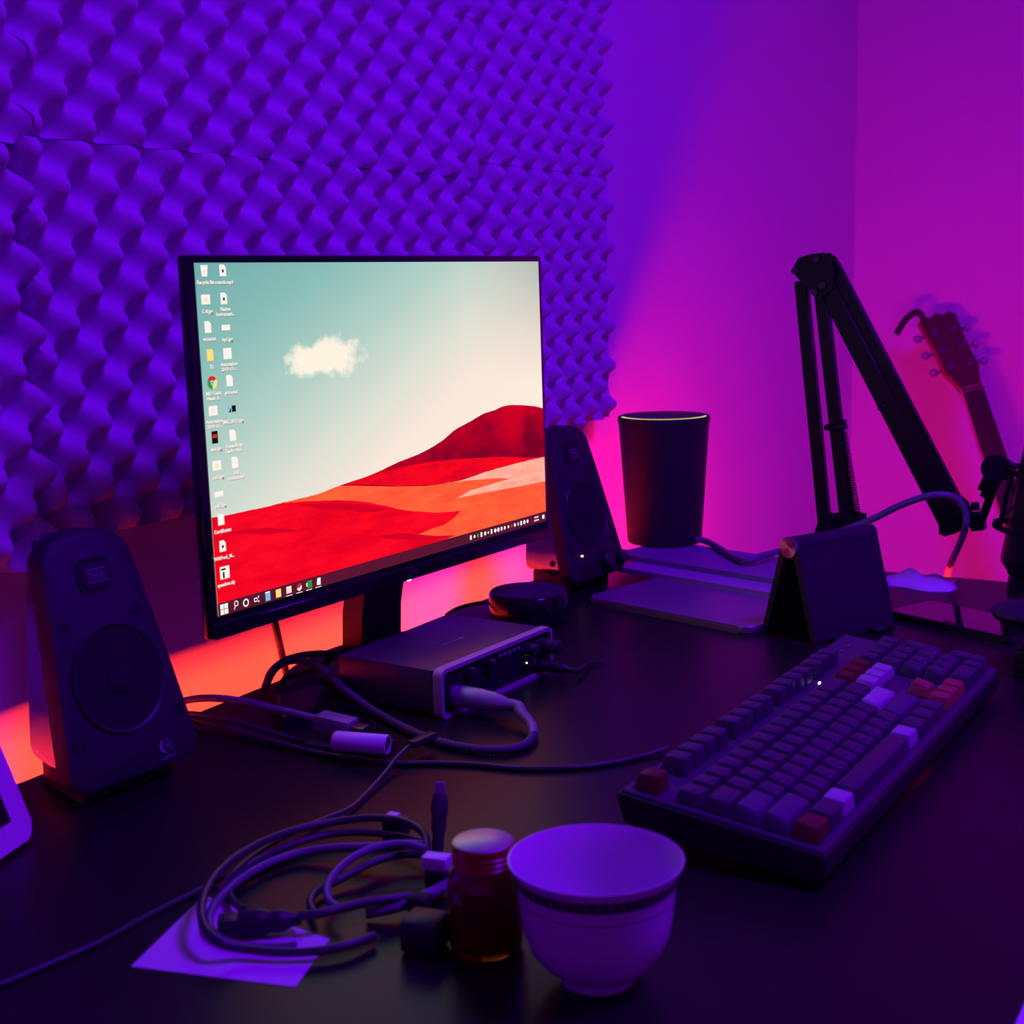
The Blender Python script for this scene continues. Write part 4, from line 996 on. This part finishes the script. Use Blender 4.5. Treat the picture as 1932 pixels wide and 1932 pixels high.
for k in range(6):
    x0_, x1_ = -0.0175+0.007*k, -0.026+0.0104*k
    bm = B(); cyl(bm, (x1_, 0.0345, 0.19), (x0_, 0.0345, NL+0.003), 0.0004, None, 5); finish('string', bm, 'nickel', t)
# clip on the headstock tip
GW = lambda u, w_, v: GMt @ (HM @ Vector((u, w_, v)))
bm = B(); cp = [gx(1691, 631, 2.93), gx(1702, 612, 2.935), gx(1716, 596, 2.94), gx(1732, 589, 2.945), gx(1742, 600, 2.945)]
tube(bm, cp, 0.007, 10, 6); t2 = world_obj('capo', bm, 'blk', 40); tag(t2, 'black clamp capo gripping the tip of the guitar headstock', 'capo')

# ------------------------------------------------------------------ tablet leaning at the frame edge
Cn = gz(70, 1572, 0.004); An = gz(0, 1620, 0.004); te = (An-Cn).normalized(); tn = Vector((te.y, -te.x, 0)); tn = tn if tn.y > 0 else -tn
tu = tn*math.cos(R(70))+Vector((0, 0, 1))*math.sin(R(70)); tf = te.cross(tu).normalized(); tf = tf if tf.y < 0 else -tf
TMx = Matrix((te, tu, tf)).transposed().to_4x4(); TMx.translation = Vector((Cn.x, Cn.y, DESK))+Vector((0, 0, 0.0035))
t = thing('tablet', 'white-framed tablet propped up beside the speaker with the crescent mark', 'tablet', (Cn.x, Cn.y, DESK))
t.matrix_world = TMx
TW, TH = 0.243, 0.170
bm = B(); prism(bm, [Vector((x, y, -0.008)) for x, y in rrect(TW, TH, 0.010, 6, TW/2, TH/2)], (0, 0, 0.008)); bmesh.ops.bevel(bm, geom=[e for e in bm.edges if abs(e.verts[0].co.z-e.verts[1].co.z) < 1e-6], offset=0.0012, segments=2, affect='EDGES'); finish('frame', bm, 'white', t, 35)
bm = B(); prism(bm, [Vector((x, y, 0.0001)) for x, y in rrect(TW-0.038, TH-0.034, 0.001, 2, TW/2, TH/2)], (0, 0, 0.0003)); finish('screen', bm, 'gloss', t)
bm = B(); prism(bm, [Vector((x, 0.09+0.02, -0.009)) for x in (0.08, 0.16)]+[Vector((0.16, 0.05, -0.052)), Vector((0.08, 0.05, -0.052))], (0, 0.003, 0)) if 0 else box(bm, (TW/2, 0.058, -0.030), (0.08, 0.003, 0.050), 0.0008, 1, Matrix.Identity(4)); finish('prop', bm, 'greyp', t)

# ------------------------------------------------------------------ pedestal gadget at the frame edge
t = thing('pedestal_holder', 'dark pedestal holder with a round dish on a block behind the keyboard', 'holder', (1.283, 0.205, DESK))
bm = B(); box(bm, (0, 0, 0.013), (0.058, 0.052, 0.026), 0.003, 2); finish('base_block', bm, 'blk2', t)
bm = B(); lathe(bm, [(0.012, 0.026), (0.010, 0.030), (0.0085, 0.034), (0.0085, 0.040), (0.013, 0.046)], 24); finish('column', bm, 'deep', t)
bm = B(); lathe(bm, [(0.013, 0.044), (0.034, 0.050), (0.0375, 0.055), (0.0365, 0.058), (0.030, 0.061), (0.012, 0.064), (0.0, 0.0645)], 40, c=(-0.002, 0.014, 0)); finish('dish', bm, 'blk2', t)

# ------------------------------------------------------------------ cables and plugs
def cable(name, pts, r, material, label, cat='cable', group=None, braid=False):
    P = [gz(x, y, max(h, r*1.02)) for x, y, h in pts]
    bm = B()
    if braid:
        tube(bm, P, r, 10, 40, rad=lambda i, n: r*(1.0+0.07*(1 if (i//2) % 2 else -1)))
    else: tube(bm, P, r, 10, 8)
    return tag(world_obj(name, bm, material, 50), label, cat, group)
def plug(bm, a, b, w_, h_, r=0.0012):
    a = Vector(a); b = Vector(b); v = (b-a).normalized(); s_ = Vector((0, 0, 1)).cross(v)
    s_ = s_.normalized() if s_.length > 1e-4 else Vector((1, 0, 0)); u_ = v.cross(s_)
    mt = Matrix((v, s_, u_)).transposed().to_4x4(); mt.translation = (a+b)/2
    box(bm, (0, 0, 0), ((b-a).length, w_, h_), r, 2, mt)

# microphone cable plugged into the interface
t = thing('microphone_cable', 'thick braided cable with a silver plug in the audio interface front', 'cable', tuple(gz(900, 1380)))
O = gz(900, 1380)
IM = Matrix.Translation(iface.location) @ Matrix.Rotation(IA, 4, 'Z')
j0 = IM @ Vector((-0.066, 0.0, 0.0165)); jd = (IM.to_3x3() @ Vector((0.10, -1, -0.04))).normalized()
bm = B(); lathe(bm, [(0.0088, 0), (0.0088, 0.004), (0.0092, 0.006), (0.0094, 0.026), (0.0088, 0.029), (0.0086, 0.036), (0.0066, 0.046), (0.0052, 0.050)], 28, axis=align(j0-O-jd*0.002, jd)); finish('plug_shell', bm, mat('grey_plug_shell', (0.35, 0.35, 0.4), 0.4, 0.4), t)
e0 = j0+jd*0.046
bpts = [e0, e0+jd*0.012, gz(984, 1345, 0.012), gz(1003, 1368, 0.007), gz(1006, 1388, 0.0045)]
bm = B(); tube(bm, [p-O for p in bpts], 0.0042, 12, 8, rad=lambda i, n: 0.0052-0.0012*i/n); finish('strain_relief', bm, 'greyp', t)
bm = B(); tube(bm, [p-O for p in [gz(1006, 1388, 0.0045), gz(990, 1405, 0.004), gz(955, 1414, 0.004), gz(905, 1414, 0.004), gz(850, 1405, 0.004), gz(800, 1390, 0.004), gz(750, 1367, 0.004), gz(706, 1342, 0.005), gz(672, 1318, 0.012), gz(648, 1300, 0.0178), gz(625, 1278, 0.0185), gz(600, 1258, 0.020), gz(570, 1246, 0.024), gz(540, 1248, 0.026), gz(518, 1262, 0.022), gz(505, 1285, 0.012), gz(500, 1300, 0.004)]], 0.0036, 10, 26, rad=lambda i, n: 0.0036*(1.0+0.06*(1 if (i//2) % 2 else -1))); finish('braided_lead', bm, 'braid', t)

# short black plug in the headphone socket
h0 = IM @ Vector((0.064, 0.0, 0.0115)); hd = (IM.to_3x3() @ Vector((0.25, -1, -0.10))).normalized()
t = thing('headphone_plug', 'short black plug and lead in the interface headphone socket', 'plug', tuple(h0)); O = h0
bm = B(); lathe(bm, [(0.0045, 0.0), (0.0055, 0.001), (0.0055, 0.020), (0.004, 0.026), (0.0028, 0.028)], 18, axis=align(jd*0, hd)); finish('plug_body', bm, 'blk', t)
bm = B(); tube(bm, [h0+hd*0.026-O, h0+hd*0.036-O, gz(1110, 1252, 0.004)-O, gz(1138, 1247, 0.003)-O], 0.0028, 10, 8, rad=lambda i, n: 0.0030-0.0014*i/n); finish('lead', bm, 'rubber', t)

cable('cable', [(1258, 1412, 0.004), (1215, 1426, 0.002), (1150, 1440, 0.002), (1070, 1449, 0.002), (980, 1450, 0.002), (900, 1443, 0.002), (820, 1440, 0.002), (740, 1440, 0.002), (670, 1431, 0.002), (600, 1420, 0.003), (520, 1400, 0.006), (440, 1377, 0.008), (385, 1362, 0.007), (345, 1352, 0.004), (318, 1345, 0.003)], 0.0021, 'cable', 'thin black cable running from the keyboard back to the crescent-marked speaker')
cable('cable', [(620, 1410, 0.004), (560, 1396, 0.005), (480, 1372, 0.012), (400, 1352, 0.014), (360, 1346, 0.012), (338, 1350, 0.006), (322, 1356, 0.003)], 0.0021, 'cable', 'short black cable rising from the dark hub towards the crescent-marked speaker')
cable('cable', [(560, 1414, 0.0022), (480, 1396, 0.0022), (400, 1380, 0.0022), (350, 1372, 0.0022)], 0.0018, 'cable', 'thin dark cable lying flat under the rising cables by the hub')

# grey USB cable with plug
t = thing('usb_cable', 'thick grey cable arching over the desk edge, ending in a grey plug', 'cable', tuple(gz(600, 1362)))
O = gz(600, 1362)
bm = B(); tube(bm, [p-O for p in [gz(318, 1338, 0.010), gz(350, 1322, 0.020), gz(395, 1317, 0.027), gz(450, 1322, 0.029), gz(520, 1338, 0.027), gz(575, 1351, 0.024), gz(604, 1358, 0.022)]], 0.0031, 10, 8); finish('lead', bm, 'cable2', t)
bm = B(); plug(bm, gz(602, 1357, 0.022)-O, gz(666, 1372, 0.019)-O, 0.0165, 0.0115); finish('plug_body', bm, 'greyp', t)
bm = B(); plug(bm, gz(665, 1372, 0.019)-O, gz(690, 1377, 0.018)-O, 0.0125, 0.0048, 0.0003); finish('plug_tip', bm, mat('dark_plug_metal', (0.12, 0.12, 0.14), 0.35, 0.8), t)

# small hub with green light, white tube lying on it
hc = gz(655, 1422, 0.0); hdv = (gz(740, 1428)-gz(590, 1412)).normalized()
t = thing('usb_hub', 'small flat black hub with a green light under the white tube', 'usb hub', (hc.x, hc.y, DESK), math.atan2(hdv.y, hdv.x))
bm = B(); box(bm, (0, 0.004, 0.0045), (0.066, 0.030, 0.0085), 0.0016, 2); finish('body', bm, 'blk', t)
lc = Matrix.Rotation(-math.atan2(hdv.y, hdv.x), 4, 'Z') @ (gz(652, 1440, 0.002)-Vector((hc.x, hc.y, DESK)))
bm = B(); box(bm, (lc.x, -0.0114, 0.0022), (0.0026, 0.0012, 0.0016), 0.0004, 1); finish('green_light', bm, 'led_green', t)
for k in range(3):
    bm = B(); box(bm, (-0.018+0.018*k, 0.0194, 0.0045), (0.013, 0.001, 0.005), 0, 1); finish('port', bm, 'steel', t)
ta, tb = gz(630, 1397, 0.0165), gz(732, 1405, 0.0165)
tdir = (tb-ta).normalized()
t = thing('white_tube', 'short white plastic tube lying across the small hub', 'tube', tuple(ta))
bm = B(); lathe(bm, [(0.0060, 0.0), (0.0072, 0.0012), (0.0076, 0.003), (0.0076, (tb-ta).length-0.001), (0.0070, (tb-ta).length), (0.0058, (tb-ta).length), (0.0056, (tb-ta).length-0.0015), (0.0, (tb-ta).length-0.0015)], 28, axis=align((0, 0, 0), tdir)); finish('body', bm, 'white', t)
bm = B(); lathe(bm, [(0.0053, 0), (0.0053, 0.0006), (0, 0.0006)], 24, axis=align(tb-ta-tdir*0.0014, tdir)); finish('end_cap', bm, 'blk', t)

# thin lead with a small plug crossing the braided cable
t = thing('thin_cable', 'thin black lead whose plug rests across the braided cable', 'cable', tuple(gz(700, 1480))); O = gz(700, 1480)
bm = B(); tube(bm, [p-O for p in [gz(778, 1402, 0.012), gz(750, 1428, 0.009), gz(722, 1463, 0.005), gz(690, 1498, 0.003), gz(660, 1525, 0.003), gz(625, 1540, 0.003), gz(585, 1556, 0.004), gz(520, 1588, 0.006), gz(460, 1628, 0.008), gz(410, 1680, 0.008)]], 0.0017, 8, 8); finish('lead', bm, 'cable', t)
bm = B(); plug(bm, gz(775, 1405, 0.0125)-O, gz(818, 1386, 0.0125)-O, 0.0085, 0.0055); finish('plug_body', bm, 'blk', t)

# cables behind the monitor
bm = B(); p = [gy(512, 1150, 0.81), gy(522, 1190, 0.815), gy(530, 1225, 0.835), gy(538, 1262, 0.85), gy(545, 1290, 0.86), gy(552, 1340, 0.87)]
tube(bm, p, 0.0035, 10, 8); tag(world_obj('monitor_cable', bm, 'cable', 50), 'black cable hanging from the monitor down behind the desk', 'cable')
bm = B(); tube(bm, [gz(500, 1302, 0.004), gz(508, 1272, 0.012), gz(530, 1250, 0.020), gz(560, 1238, 0.022), gz(600, 1233, 0.020), gz(640, 1234, 0.012), gz(668, 1228, 0.0095)], 0.0030, 10, 8)
bm2 = bm; tag(world_obj('cable', bm2, 'cable', 50), 'dark cable arching over the desk back edge beside the monitor foot', 'cable')
bm = B(); tube(bm, [gz(842, 1160, 0.010), gz(862, 1148, 0.013), gz(895, 1139, 0.015), gz(922, 1136, 0.015)], 0.0020, 8, 8); w0 = world_obj('power_cable', bm, 'cable', 50); tag(w0, 'short black power lead entering the small round speaker', 'cable')

# microphone cable sweeping past the phone stand
bm = B()
tube(bm, [Vector((1.622, 0.690, DESK+0.0280)), Vector((1.616, 0.668, DESK+0.0256)), gz(1400, 1058, 0.0256), gz(1440, 1048, 0.031), A(1490, 1034, 0.0), A(1560, 1012, -0.03), A(1640, 982, -0.03), A(1700, 953, -0.03), A(1750, 936, -0.03), A(1785, 934, -0.025), A(1808, 944, -0.020), A(1822, 968, -0.018), A(1820, 1000, -0.016), A(1806, 1036, 0.02), A(1792, 1068, 0.075), A(1786, 1100, 0.085), A(1784, 1150, 0.085)], 0.0040, 10, 8)
tag(world_obj('long_cable', bm, 'cable2', 50), 'thick grey-violet cable sweeping behind the phone stand and down past the desk side', 'cable')

# ------------------------------------------------------------------ coil of cables in the foreground
G = 'cables coiled in front of the monitor'
cable('coiled_cable', [(806, 1612, 0.010), (803, 1580, 0.014), (785, 1560, 0.016), (752, 1547, 0.016), (700, 1543, 0.014), (640, 1549, 0.012), (570, 1562, 0.013), (500, 1586, 0.015), (440, 1620, 0.017), (400, 1660, 0.018), (381, 1705, 0.018), (384, 1745, 0.016), (410, 1774, 0.013), (460, 1790, 0.007), (530, 1797, 0.006), (600, 1794, 0.006), (660, 1782, 0.006), (706, 1766, 0.005)], 0.0026, 'cable', 'outermost loop of the coiled black cable, crossing the white paper', 'cable', G)
cable('coiled_cable', [(800, 1588, 0.006), (750, 1577, 0.006), (690, 1571, 0.006), (630, 1573, 0.006), (570, 1587, 0.006), (510, 1610, 0.006), (460, 1640, 0.005), (432, 1672, 0.005), (440, 1700, 0.006), (458, 1716, 0.010)], 0.0023, 'cable', 'thin middle strand of the cable coil, ending at the black plug', 'cable', G)
cable('coiled_cable', [(800, 1594, 0.013), (760, 1592, 0.013), (700, 1597, 0.012), (640, 1599, 0.010), (580, 1606, 0.007), (520, 1623, 0.006), (460, 1654, 0.006), (415, 1694, 0.006), (394, 1732, 0.005), (404, 1762, 0.004), (440, 1782, 0.003), (500, 1788, 0.003), (560, 1784, 0.003)], 0.0027, 'cable2', 'grey-violet strand of the cable coil with the brightest sheen', 'cable', G)
cable('coiled_cable', [(803, 1602, 0.016), (760, 1592, 0.017), (715, 1597, 0.017), (672, 1614, 0.016), (638, 1640, 0.015), (618, 1672, 0.013), (620, 1698, 0.011), (636, 1712, 0.010)], 0.0025, 'cable2', 'grey strand forming the small inner loop of the coil', 'cable', G)
cable('coiled_cable', [(806, 1612, 0.009), (760, 1612, 0.009), (716, 1622, 0.009), (676, 1640, 0.008), (640, 1660, 0.006), (600, 1680, 0.005), (585, 1702, 0.005), (592, 1722, 0.006)], 0.0025, 'cable', 'lower strand of the small inner loop of the coil', 'cable', G)
cable('coiled_cable', [(566, 1728, 0.012), (600, 1724, 0.013), (650, 1712, 0.013), (700, 1701, 0.013), (745, 1695, 0.012), (775, 1690, 0.011)], 0.0027, 'cable', 'strand leading from the black plug on the paper to the dark connector', 'cable', G)
cable('coiled_cable', [(690, 1722, 0.005), (740, 1712, 0.007), (790, 1696, 0.009), (832, 1676, 0.010), (852, 1664, 0.008)], 0.0036, 'cable2', 'thick grey strand running in front of the amber jar', 'cable', G)
cable('coiled_cable', [(0, 1858, 0.0018), (90, 1820, 0.0018), (190, 1776, 0.0018), (290, 1722, 0.0018), (370, 1682, 0.0022), (420, 1655, 0.003)], 0.0017, 'cable', 'thin straight lead running from the coil past the tablet', 'cable', G)
# USB plug lying on the paper
t = thing('usb_plug', 'black ribbed plug lying on the white paper note', 'plug', tuple(gz(490, 1750))); O = gz(490, 1750)
bm = B(); a, b = gz(412, 1747, 0.007)-O, gz(456, 1742, 0.0075)-O; plug(bm, a, b, 0.012, 0.0095, 0.0006); finish('plug_tip', bm, mat('dark_plug_end', (0.05, 0.045, 0.05), 0.4, 0.4), t)
bm = B()
path = [gz(452, 1742, 0.0075)-O, gz(480, 1740, 0.008)-O, gz(510, 1738, 0.0085)-O, gz(540, 1736, 0.0085)-O, gz(566, 1733, 0.008)-O]
ww = [0.0072, 0.0082, 0.0086, 0.0066, 0.0072, 0.0045, 0.0032]
tube(bm, path, 0.007, 12, 6, rad=lambda i, n: 0.95*(ww[min(int(i/(n-1)*6), 5)]*(1-(i/(n-1)*6) % 1)+ww[min(int(i/(n-1)*6)+1, 6)]*((i/(n-1)*6) % 1))); finish('plug_body', bm, 'blk', t)
# upright plug standing out of the coil
t = thing('upright_plug', 'slim dark plug pointing straight up out of the cable coil', 'plug', tuple(gz(826, 1625)))
O = gz(826, 1625); Yp = O.y+0.004
c0 = O+Vector((0, 0, 0.004)); top = gy(831, 1476, Yp)
ax = (top-c0)
bm = B(); L = ax.length
lathe(bm, [(0.0026, 0.0), (0.0034, L*0.05), (0.0040, L*0.14), (0.0037, L*0.26), (0.0048, L*0.38), (0.0046, L*0.50), (0.0056, L*0.62), (0.0052, L*0.74), (0.0044, L*0.82), (0.0040, L*0.84)], 20, axis=align(c0-O, ax)); finish('plug_body', bm, 'cable', t)
bm = B(); mt = align(c0-O+ax*0.92, ax); box(bm, (0, 0, 0), (0.0062, 0.0030, L*0.17), 0.0007, 1, mt); finish('plug_tip', bm, 'greyp', t)
# white plug and small dark clip
t = thing('white_plug', 'small white plug block beside the amber jar', 'plug', tuple(gz(822, 1650))); O = gz(822, 1650)
bm = B(); plug(bm, gz(800, 1622, 0.020)-O, gz(848, 1628, 0.020)-O, 0.011, 0.008, 0.0012); finish('plug_body', bm, 'white', t)
bm = B(); plug(bm, gz(806, 1652, 0.010)-O, gz(842, 1656, 0.010)-O, 0.010, 0.012, 0.001); finish('plug_base', bm, 'blk', t)
t = thing('cable_clip', 'small dark clip with a white top on the far side of the coil', 'clip', tuple(gz(750, 1560))); O = gz(750, 1560)
bm = B(); plug(bm, gz(728, 1552, 0.006)-O, gz(768, 1560, 0.006)-O, 0.012, 0.011, 0.002); finish('clip_body', bm, 'blk', t)
bm = B(); plug(bm, gz(732, 1536, 0.0135)-O, gz(752, 1540, 0.0135)-O, 0.006, 0.003, 0.0008); finish('clip_top', bm, 'white', t)
t = thing('charger_block', 'black charger block in the shade beside the amber jar', 'charger', tuple(gz(800, 1770))); O = gz(800, 1770)
bm = B(); plug(bm, gz(766, 1752, 0.010)-O, gz(838, 1762, 0.010)-O, 0.022, 0.019, 0.003); finish('body', bm, 'blk', t)
bm = B(); plug(bm, gz(770, 1700, 0.012)-O, gz(812, 1706, 0.012)-O, 0.012, 0.010, 0.003); finish('connector', bm, 'deep', t)
